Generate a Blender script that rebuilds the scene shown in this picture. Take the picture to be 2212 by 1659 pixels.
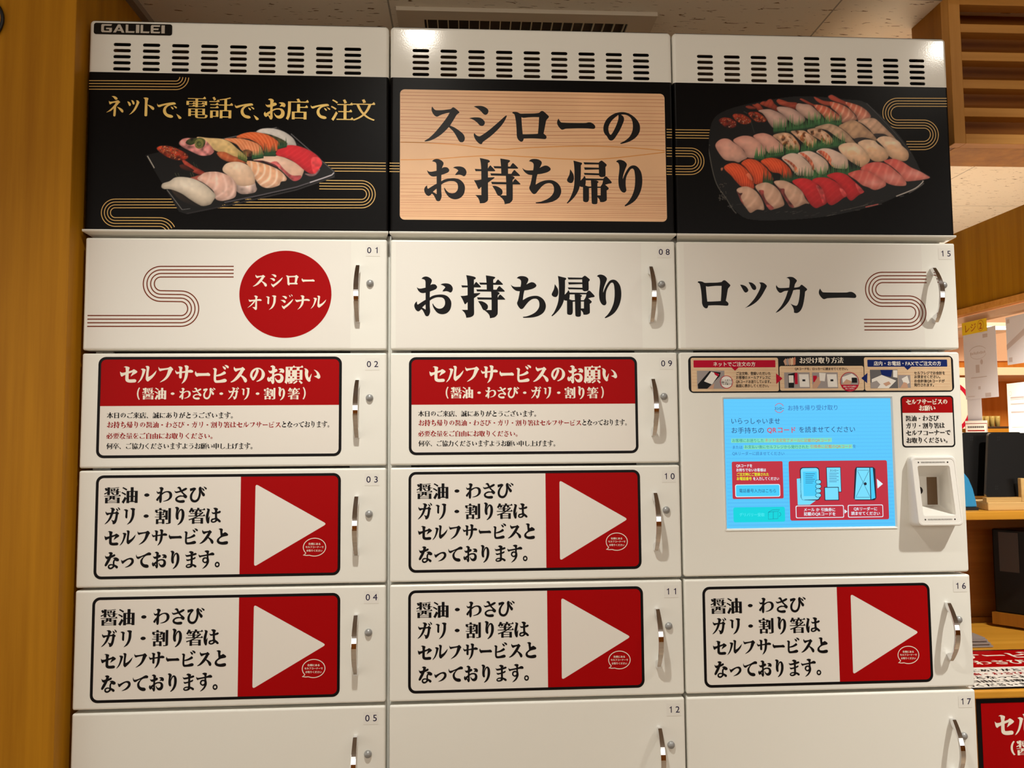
import bpy, math, random
import numpy as np
from mathutils import Matrix, Vector
from mathutils.geometry import delaunay_2d_cdt

for o in list(bpy.data.objects): bpy.data.objects.remove(o)
SC = bpy.context.scene
COL = SC.collection
random.seed(7); RNG = np.random.default_rng(7)

# ------------------------------------------------------------------ camera
F_PX, PW, PH = 1662.0, 2212, 1659
CAM = np.array([0.7838, -1.6047, 1.3692])
ROT = np.array([[0.9984, -0.0559, -0.0076], [0.0562, 0.9962, 0.0658], [0.0039, -0.0661, 0.9978]])
cam = bpy.data.cameras.new('camera'); cam.sensor_width = 36.0; cam.sensor_fit = 'HORIZONTAL'
cam.lens = F_PX / PW * 36.0; cam.clip_start = 0.01; cam.clip_end = 60
camo = bpy.data.objects.new('camera', cam); COL.objects.link(camo)
q_ = Matrix(((ROT[0][0], ROT[2][0], -ROT[1][0]), (ROT[0][1], ROT[2][1], -ROT[1][1]), (ROT[0][2], ROT[2][2], -ROT[1][2]))).to_quaternion()
q_.normalize()
camo.matrix_world = Matrix.Translation(CAM) @ q_.to_matrix().to_4x4()
SC.camera = camo

# ------------------------------------------------------------------ world, lights, exposure
SC.view_settings.view_transform = 'Standard'; SC.view_settings.look = 'None'
SC.view_settings.gamma = 1.0; SC.view_settings.use_curve_mapping = False
SC.view_settings.exposure = 0.0
wd = bpy.data.worlds.new('room_ambient'); SC.world = wd; wd.use_nodes = True
wd.node_tree.nodes['Background'].inputs[0].default_value = (1.0, 0.93, 0.83, 1)
wd.node_tree.nodes['Background'].inputs[1].default_value = 1.55

def spot(name, loc, power, col, angle=100, blend=1.0, radius=0.03, aim=None):
    l = bpy.data.lights.new(name, 'SPOT'); l.energy = power; l.color = col
    l.spot_size = math.radians(angle); l.spot_blend = blend; l.shadow_soft_size = radius
    o = bpy.data.objects.new(name, l); COL.objects.link(o); o.location = loc
    if aim is not None:
        o.rotation_mode = 'QUATERNION'
        o.rotation_quaternion = (Vector(aim) - Vector(loc)).to_track_quat('-Z', 'Y')
    return o
def area(name, loc, aim, sx, sy, power, col):
    l = bpy.data.lights.new(name, 'AREA'); l.shape = 'RECTANGLE'; l.size = sx; l.size_y = sy
    l.energy = power; l.color = col
    o = bpy.data.objects.new(name, l); COL.objects.link(o); o.location = loc
    o.rotation_mode = 'QUATERNION'
    o.rotation_quaternion = (Vector(aim) - Vector(loc)).to_track_quat('-Z', 'Y')
    return o
WHITE = (1.0, 0.985, 0.92); WARM = (1.0, 0.84, 0.62)
# two recessed ceiling spots in front of the lockers (their mirror images sit on the vent covers)
spot('downlight_one', (0.63, -0.86, 2.67), 92, WHITE, 92, 1.0, 0.028, (0.55, -0.45, 0.95))
spot('downlight_two', (2.42, -0.86, 2.67), 190, WHITE, 84, 1.0, 0.028, (2.6, 0.1, 0.79))
# added fill spots further off, standing in for unseen dining room light
for i_, (sx_, sy_) in enumerate(((-1.1, -2.5), (0.7, -2.5), (2.5, -2.5), (4.3, -2.2), (-0.2, -3.5), (1.6, -3.5), (3.4, -3.5))):
    spot('room_fill_spot', (sx_, sy_, 2.67), 60, (1.0, 0.92, 0.78), 120, 1.0, 0.12, (sx_, sy_, 0))
# register area behind the right wall: its lamp, plus an added spot brightening the ceiling
area('register_lamp', (4.3, 1.6, 2.36), (4.3, 2.3, 0.8), 1.2, 0.5, 66, (1.0, 0.80, 0.56))
spot('bounce_spot', (2.75, 1.25, 2.39), 520, (1.0, 0.95, 0.84), 110, 1.0, 0.04, (2.75, 1.3, 0))  # added without a fixture; bounces off the pale top below onto the ceiling

# ------------------------------------------------------------------ colours and materials
def lin(c):
    return tuple(((v/255)/12.92 if v/255 <= 0.04045 else ((v/255+0.055)/1.055)**2.4) for v in c[:3])
def mat(name, rgb, rough=0.5, metal=0.0, spec=0.5, bump=0.0, bscale=200.0, gain=1.0, mottled=0.0, mscale=6.0, coat=0.0):
    m = bpy.data.materials.new(name); m.use_nodes = True
    nt = m.node_tree; b = nt.nodes['Principled BSDF']
    c = tuple(min(1.0, v*gain) for v in lin(rgb))
    b.inputs['Base Color'].default_value = (*c, 1)
    b.inputs['Roughness'].default_value = rough
    b.inputs['Metallic'].default_value = metal
    b.inputs['Specular IOR Level'].default_value = spec
    b.inputs['Coat Weight'].default_value = coat
    if mottled or bump:
        tc = nt.nodes.new('ShaderNodeTexCoord')
    if mottled:
        n = nt.nodes.new('ShaderNodeTexNoise'); n.inputs['Scale'].default_value = mscale; n.inputs['Detail'].default_value = 4
        r = nt.nodes.new('ShaderNodeValToRGB')
        r.color_ramp.elements[0].position = 0.35; r.color_ramp.elements[1].position = 0.7
        r.color_ramp.elements[0].color = tuple(v*(1-mottled) for v in c)+(1,)
        r.color_ramp.elements[1].color = tuple(min(1, v*(1+mottled)) for v in c)+(1,)
        nt.links.new(tc.outputs['Object'], n.inputs['Vector']); nt.links.new(n.outputs['Fac'], r.inputs['Fac'])
        nt.links.new(r.outputs['Color'], b.inputs['Base Color'])
    if bump:
        n = nt.nodes.new('ShaderNodeTexNoise'); n.inputs['Scale'].default_value = bscale; n.inputs['Detail'].default_value = 2
        bp = nt.nodes.new('ShaderNodeBump'); bp.inputs['Strength'].default_value = bump; bp.inputs['Distance'].default_value = 0.001
        nt.links.new(tc.outputs['Object'], n.inputs['Vector']); nt.links.new(n.outputs['Fac'], bp.inputs['Height'])
        nt.links.new(bp.outputs['Normal'], b.inputs['Normal'])
    return m
def emat(name, rgb, strength=1.0):
    m = bpy.data.materials.new(name); m.use_nodes = True
    b = m.node_tree.nodes['Principled BSDF']
    b.inputs['Base Color'].default_value = (0.01, 0.01, 0.01, 1); b.inputs['Roughness'].default_value = 0.25
    b.inputs['Specular IOR Level'].default_value = 0.25
    b.inputs['Emission Color'].default_value = (*lin(rgb), 1); b.inputs['Emission Strength'].default_value = strength
    return m
def wood(name, dark, light, axis='z', scale=1.0, rough=0.45, gain=1.0):
    """veneer: long streaks along one axis, fine pores on top"""
    m = bpy.data.materials.new(name); m.use_nodes = True
    nt = m.node_tree; b = nt.nodes['Principled BSDF']; b.inputs['Roughness'].default_value = rough; b.inputs['Specular IOR Level'].default_value = 0.15
    tc = nt.nodes.new('ShaderNodeTexCoord'); mp = nt.nodes.new('ShaderNodeMapping')
    s = [26.0*scale]*3; s['xyz'.index(axis)] = 0.9*scale
    mp.inputs['Scale'].default_value = s
    n = nt.nodes.new('ShaderNodeTexNoise'); n.inputs['Scale'].default_value = 1.0; n.inputs['Detail'].default_value = 8; n.inputs['Roughness'].default_value = 0.62
    r = nt.nodes.new('ShaderNodeValToRGB')
    r.color_ramp.elements[0].position = 0.30; r.color_ramp.elements[1].position = 0.72
    r.color_ramp.elements[0].color = tuple(v*gain for v in lin(dark))+(1,); r.color_ramp.elements[1].color = tuple(v*gain for v in lin(light))+(1,)
    nt.links.new(tc.outputs['Object'], mp.inputs['Vector']); nt.links.new(mp.outputs['Vector'], n.inputs['Vector'])
    nt.links.new(n.outputs['Fac'], r.inputs['Fac']); nt.links.new(r.outputs['Color'], b.inputs['Base Color'])
    bp = nt.nodes.new('ShaderNodeBump'); bp.inputs['Strength'].default_value = 0.08; bp.inputs['Distance'].default_value = 0.001
    nt.links.new(n.outputs['Fac'], bp.inputs['Height']); nt.links.new(bp.outputs['Normal'], b.inputs['Normal'])
    return m
def ceiling_mat(name, base, spot_c):
    """rock-wool ceiling board: short dark fissures along x and joint lines"""
    m = bpy.data.materials.new(name); m.use_nodes = True
    nt = m.node_tree; b = nt.nodes['Principled BSDF']; b.inputs['Roughness'].default_value = 0.9
    L = nt.links.new
    tc = nt.nodes.new('ShaderNodeTexCoord'); mp = nt.nodes.new('ShaderNodeMapping'); mp.inputs['Scale'].default_value = (30, 150, 1)
    n = nt.nodes.new('ShaderNodeTexNoise'); n.inputs['Scale'].default_value = 1.0; n.inputs['Detail'].default_value = 3; n.inputs['Distortion'].default_value = 0.6
    r = nt.nodes.new('ShaderNodeValToRGB'); r.color_ramp.interpolation = 'LINEAR'
    r.color_ramp.elements[0].position = 0.315; r.color_ramp.elements[1].position = 0.35
    r.color_ramp.elements[0].color = (*lin(spot_c), 1); r.color_ramp.elements[1].color = (*lin(base), 1)
    L(tc.outputs['Object'], mp.inputs['Vector']); L(mp.outputs['Vector'], n.inputs['Vector']); L(n.outputs['Fac'], r.inputs['Fac'])
    sx = nt.nodes.new('ShaderNodeSeparateXYZ'); L(tc.outputs['Object'], sx.inputs['Vector'])
    def line(out, off, period, w):
        a = nt.nodes.new('ShaderNodeMath'); a.operation = 'SUBTRACT'; L(out, a.inputs[0]); a.inputs[1].default_value = off
        d = nt.nodes.new('ShaderNodeMath'); d.operation = 'PINGPONG'; L(a.outputs[0], d.inputs[0]); d.inputs[1].default_value = period/2
        c = nt.nodes.new('ShaderNodeMath'); c.operation = 'LESS_THAN'; L(d.outputs[0], c.inputs[0]); c.inputs[1].default_value = w
        return c
    a = line(sx.outputs['X'], 0.595, 1.087, 0.0022); c = line(sx.outputs['Y'], 1.753, 0.5435, 0.0018)
    mx = nt.nodes.new('ShaderNodeMath'); mx.operation = 'MAXIMUM'; L(a.outputs[0], mx.inputs[0]); L(c.outputs[0], mx.inputs[1])
    mi = nt.nodes.new('ShaderNodeMixRGB'); L(mx.outputs[0], mi.inputs['Fac']); L(r.outputs['Color'], mi.inputs['Color1'])
    mi.inputs['Color2'].default_value = (*[v*0.45 for v in lin(base)], 1)
    L(mi.outputs['Color'], b.inputs['Base Color'])
    return m
def attr_mat(name, rough=0.4):
    m = bpy.data.materials.new(name); m.use_nodes = True
    nt = m.node_tree; b = nt.nodes['Principled BSDF']; b.inputs['Roughness'].default_value = rough
    b.inputs['Specular IOR Level'].default_value = 0.35
    a = nt.nodes.new('ShaderNodeVertexColor'); a.layer_name = 'print'
    nt.links.new(a.outputs['Color'], b.inputs['Base Color'])
    return m
M = {}
M['enamel'] = mat('white_enamel', (238, 236, 226), 0.13, bump=0.045, bscale=300)
M['enamel_door'] = mat('white_door_enamel', (236, 234, 224), 0.34, bump=0.05, bscale=330)
M['inside'] = mat('locker_inside_grey', (60, 56, 50), 0.6)
M['black_void'] = mat('dark_sheet_metal', (16, 14, 13), 0.6)
M['chrome'] = mat('polished_chrome', (232, 232, 234), 0.06, metal=1.0)
M['button'] = mat('dull_steel', (158, 158, 156), 0.4, metal=0.4)
M['poster_black'] = mat('poster_black', (8, 6, 6), 0.34, spec=0.15, mottled=0.15, mscale=90)
M['gold'] = mat('printed_gold', (205, 165, 95), 0.4, gain=1.15)
M['gold_text'] = mat('printed_gold_letters', (232, 190, 105), 0.4, gain=1.25, mottled=0.12, mscale=40)
M['ink'] = mat('black_ink', (9, 7, 9), 0.42, spec=0.2)
M['ink_sign'] = mat('charcoal_ink', (20, 16, 15), 0.42, spec=0.25)
M['red'] = mat('printed_red', (164, 0, 4), 0.45, spec=0.12, gain=1.0)
M['red_text'] = mat('printed_red_letters', (150, 8, 14), 0.5, spec=0.12)
M['paper'] = mat('white_print', (232, 226, 216), 0.42)
M['film'] = mat('matt_white_film', (232, 228, 219), 0.5)
M['cream_text'] = mat('cream_letters', (240, 230, 212), 0.4)
M['brown_line'] = mat('brown_print_line', (122, 56, 36), 0.5, spec=0.1)
M['navy'] = mat('navy_ink', (34, 26, 60), 0.5, spec=0.15)
M['plate'] = mat('number_label_white', (232, 229, 220), 0.3)
M['silver_text'] = mat('silver_letters', (190, 180, 165), 0.35)
M['plate_black'] = mat('nameplate_black', (12, 12, 12), 0.2)
M['sign_wood'] = mat('printed_pine', (222, 178, 136), 0.42, gain=1.18, mottled=0.10, mscale=5)
M['grain'] = mat('printed_grain_line', (184, 110, 76), 0.42, gain=1.1)
M['grain_orange'] = mat('printed_grain_orange', (205, 135, 62), 0.42, gain=1.2)
M['picture'] = attr_mat('printed_photograph')
M['plastic'] = mat('reader_white_plastic', (232, 228, 220), 0.42)
M['lens'] = mat('reader_dark_lens', (34, 26, 26), 0.12)
M['smoked'] = mat('reader_smoked_window', (112, 86, 58), 0.2)
M['label_wood'] = mat('label_pine', (222, 190, 150), 0.42, mottled=0.06, mscale=30)
M['crimson'] = mat('label_crimson', (184, 10, 46), 0.5, spec=0.12)
M['blue'] = mat('label_blue', (14, 34, 100), 0.5, spec=0.12)
M['grey_photo'] = mat('label_photo_grey', (150, 140, 136), 0.4)
M['skin'] = mat('label_photo_skin', (196, 150, 120), 0.4)
M['slate'] = mat('label_photo_slate', (88, 84, 84), 0.4)
for k_, c_, s_ in (('s_blue', (88, 200, 252), 1.0), ('s_cyan', (70, 205, 250), 1.0), ('s_line', (84, 192, 249), 1.0), ('s_ink', (30, 50, 112), 1.0),
                   ('s_title', (46, 104, 176), 1.0), ('s_red', (192, 44, 62), 1.0), ('s_redink', (215, 60, 85), 1.0), ('s_white', (225, 245, 255), 1.0), ('s_yellow', (225, 245, 40), 1.0),
                   ('s_hi', (130, 225, 190), 1.0), ('s_green', (30, 130, 120), 1.0), ('s_orange', (205, 105, 70), 1.0), ('s_teal', (0, 214, 222), 1.0), ('s_tealink', (90, 240, 250), 1.0), ('s_dark', (24, 30, 50), 1.0), ('s_pale', (120, 222, 255), 1.0)):
    M[k_] = emat('screen_'+k_[2:], c_, s_)
M['veneer'] = wood('oak_veneer_upright', (152, 98, 12), (186, 128, 24), 'z', 1.0)
M['veneer_x'] = wood('oak_veneer_lengthwise', (172, 116, 50), (200, 144, 72), 'x', 1.2)
M['veneer_z2'] = wood('oak_veneer_stile', (172, 116, 50), (200, 144, 72), 'z', 1.2)
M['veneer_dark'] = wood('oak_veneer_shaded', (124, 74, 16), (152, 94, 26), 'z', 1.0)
M['veneer_back'] = wood('oak_backboard', (128, 74, 22), (158, 96, 34), 'x', 1.0)
M['veneer_y'] = wood('oak_veneer_bulkhead', (126, 84, 8), (156, 110, 16), 'z', 0.8)
M['counter_wood'] = wood('counter_oak', (186, 126, 34), (212, 152, 54), 'x', 1.0)
M['ceiling'] = ceiling_mat('ceiling_board', (232, 220, 200), (120, 92, 62))
M['plaster'] = mat('ceiling_paint', (140, 124, 104), 0.9)
M['floor'] = mat('floor_tile', (150, 130, 106), 0.5, mottled=0.1)
M['vent_frame'] = mat('vent_frame_beige', (196, 182, 160), 0.5)
M['fin'] = mat('vent_fin_beige', (200, 190, 160), 0.5)
M['cable'] = mat('black_rubber', (14, 12, 12), 0.5)
M['pink_wall'] = mat('pale_pink_board', (244, 208, 180), 0.6)
M['orange_wood'] = wood('register_wall_oak', (206, 128, 48), (228, 154, 70), 'z', 0.8)
M['downlight'] = emat('downlight_lens_glow', (255, 246, 230), 220.0)
M['lamp'] = emat('strip_lamp_glow', (255, 250, 225), 4.0)
M['sheet'] = mat('hung_paper', (196, 190, 194), 0.8)
M['faint'] = mat('show_through_print', (172, 156, 152), 0.8)
M['yellow'] = mat('yellow_card', (214, 178, 24), 0.6)
M['brick'] = mat('brown_marker', (160, 70, 24), 0.6)
M['tablet'] = mat('black_tablet_shell', (13, 11, 10), 0.4, spec=0.25)
M['tablet_edge'] = mat('tablet_metal_edge', (150, 145, 138), 0.3, metal=0.7)
M['tape_blue'] = mat('blue_glazed_plastic', (58, 146, 196), 0.12, coat=0.5)
M['tape_dark'] = mat('blue_plastic_hollow', (24, 96, 140), 0.3)
M['tape_roll'] = mat('yellowed_tape', (210, 190, 132), 0.4)
M['light_wood'] = wood('beech_stand', (196, 156, 96), (220, 182, 120), 'x', 1.6)
M['box_black'] = mat('black_case', (14, 9, 6), 0.4, spec=0.25)
M['box_grey'] = mat('grey_case_panel', (62, 52, 46), 0.5)
M['leaflet'] = mat('leaflet_paper', (140, 128, 122), 0.7)
M['cup'] = mat('yellowish_glass_cup', (206, 184, 112), 0.15)
M['tray_dark'] = mat('dark_tray', (50, 30, 18), 0.5)
def glass(name):
    m = bpy.data.materials.new(name); m.use_nodes = True
    b = m.node_tree.nodes['Principled BSDF']
    b.inputs['Base Color'].default_value = (0.98, 0.98, 0.97, 1); b.inputs['Roughness'].default_value = 0.02
    b.inputs['Transmission Weight'].default_value = 1.0; b.inputs['IOR'].default_value = 1.05
    return m
M['clear'] = glass('clear_vinyl')

# ------------------------------------------------------------------ geometry helpers
def W(px, py, y=0.0):
    """a measurement taken from the photograph -> (x, z) in mm on an upright plane parallel to the locker fronts"""
    d = ROT.T @ np.array([(px-1106)/F_PX, 1, -(py-829.5)/F_PX])
    t = (y - CAM[1]) / d[1]
    p = CAM + t*d
    return np.array([p[0], p[2]])*1000

class MB:
    """collects faces of several materials into one mesh object"""
    def __init__(s): s.v = []; s.f = []; s.m = []; s.mats = []
    def mi(s, key):
        if key not in s.mats: s.mats.append(key)
        return s.mats.index(key)
    def add(s, vs, fs, key):
        b = len(s.v); s.v += [tuple(float(c) for c in p) for p in vs]
        k = s.mi(key)
        for f in fs: s.f.append(tuple(b+i for i in f)); s.m.append(k)
    def box(s, x0, x1, y0, y1, z0, z1, key):
        vs = [(x, y, z) for x in (x0, x1) for y in (y0, y1) for z in (z0, z1)]
        s.add(vs, [(0, 1, 3, 2), (4, 6, 7, 5), (0, 4, 5, 1), (2, 3, 7, 6), (0, 2, 6, 4), (1, 5, 7, 3)], key)
    def prism(s, loop, vec, key, cap=True):
        """extrude a closed 3d loop along vec"""
        n = len(loop); a = [tuple(p) for p in loop]; c = [tuple(np.array(p)+np.array(vec)) for p in loop]
        fs = [(i, (i+1) % n, n+(i+1) % n, n+i) for i in range(n)]
        if cap: fs += [tuple(range(n))[::-1], tuple(range(n, 2*n))]
        s.add(a+c, fs, key)
    # flat drawing on the plane: u right, v up, n towards the viewer, all in mm
    def flat(s, pts, key, n): 
        s.add([(u/1000, -n/1000, v/1000) for u, v in pts], [tuple(range(len(pts)))], key)
    def rect(s, u0, u1, v0, v1, key, n): s.flat([(u0, v0), (u1, v0), (u1, v1), (u0, v1)], key, n)
    def rrect(s, u0, u1, v0, v1, r, key, n): s.flat(rloop(u0, u1, v0, v1, r), key, n)
    def disc(s, u, v, r, key, n, ry=None, k=40): s.flat([(u+r*math.cos(a*2*math.pi/k), v+(ry or r)*math.sin(a*2*math.pi/k)) for a in range(k)], key, n)
    def ribbon(s, pts, w, key, n, closed=False):
        p = np.array(pts, float); m = len(p)
        if closed: t = np.roll(p, -1, 0)-np.roll(p, 1, 0)
        else: t = np.gradient(p, axis=0)
        t /= np.linalg.norm(t, axis=1)[:, None]+1e-9
        nr = np.stack([-t[:, 1], t[:, 0]], 1)*w/2
        a = p+nr; c = p-nr
        vs = [(u/1000, -n/1000, v/1000) for u, v in np.concatenate([a, c])]
        fs = [(i, i+m, (i+1) % m+m, (i+1) % m) for i in range(m if closed else m-1)]
        s.add(vs, fs, key)
    def tess(s, polys, key, n, holes=True):
        """polys: list of (sign, pts) filled by winding"""
        v, f = fill(polys)
        s.add([(a/1000, -n/1000, c/1000) for a, c in v], f, key)
    def build(s, name, parent=None, smooth=False, bevel=0.0, seg=2, loc=None):
        me = bpy.data.meshes.new(name)
        me.from_pydata(s.v, [], s.f)
        for k in s.mats: me.materials.append(M[k])
        me.polygons.foreach_set('material_index', s.m)
        if smooth: me.polygons.foreach_set('use_smooth', [True]*len(s.f))
        me.update()
        o = bpy.data.objects.new(name, me); COL.objects.link(o)
        if parent is not None: o.parent = parent
        if loc is not None: o.location = loc
        if bevel:
            b = o.modifiers.new('bevel', 'BEVEL'); b.width = bevel; b.segments = seg; b.limit_method = 'ANGLE'; b.angle_limit = math.radians(40)
        return o
def rloop(u0, u1, v0, v1, r, k=6):
    out = []
    for cx, cy, a0 in ((u1-r, v1-r, 0), (u0+r, v1-r, 90), (u0+r, v0+r, 180), (u1-r, v0+r, 270)):
        for i in range(k+1):
            a = math.radians(a0+90*i/k); out.append((cx+r*math.cos(a), cy+r*math.sin(a)))
    return out
def wind(P, polys):
    w = np.zeros(len(P))
    for sg, q in polys:
        x1, y1 = q[:, 0][None], q[:, 1][None]; q2 = np.roll(q, -1, 0); x2, y2 = q2[:, 0][None], q2[:, 1][None]
        px, py = P[:, 0][:, None], P[:, 1][:, None]
        c = (x2-x1)*(py-y1)-(px-x1)*(y2-y1)
        w += sg*(((y1 <= py) & (y2 > py) & (c > 0)).sum(1)*1.0 - ((y1 > py) & (y2 <= py) & (c < 0)).sum(1)*1.0)
    return w
def sarea(p):
    x, y = p[:, 0], p[:, 1]; return .5*np.sum(x*np.roll(y, -1)-y*np.roll(x, -1))
def fill(polys):
    vs = []; es = []
    for sg, p in polys:
        b = len(vs); n = len(p)
        vs += [Vector((float(a), float(c))) for a, c in p]; es += [(b+i, b+(i+1) % n) for i in range(n)]
    v, e, f, _, _, _ = delaunay_2d_cdt(vs, es, [], 0, 1e-7)
    v = np.array([tuple(a) for a in v]); f = [tuple(x) for x in f]
    c = np.array([v[list(t)].mean(0) for t in f])
    w = wind(c, polys)
    return v, [t for t, k in zip(f, w) if k > 0.5]
def catmull(pts, k=4):
    """closed curve through the points; a third value 1 makes a corner"""
    n = len(pts); P = [np.array(p[:2], float) for p in pts]; C = [len(p) > 2 for p in pts]
    out = []
    for i in range(n):
        p0, p1, p2, p3 = P[i-1], P[i], P[(i+1) % n], P[(i+2) % n]
        L = np.linalg.norm(p2-p1)
        t1 = (p2-p1)*0.9 if C[i] else (p2-p0)/2; t2 = (p2-p1)*0.9 if C[(i+1) % n] else (p3-p1)/2
        for t in (t1, t2):
            m = np.linalg.norm(t)
            if m > 1.1*L: t *= 1.1*L/m
        for j in range(k):
            s = j/k
            out.append((2*s**3-3*s*s+1)*p1+(s**3-2*s*s+s)*t1+(-2*s**3+3*s*s)*p2+(s**3-s*s)*t2)
    return np.array(out)

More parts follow.
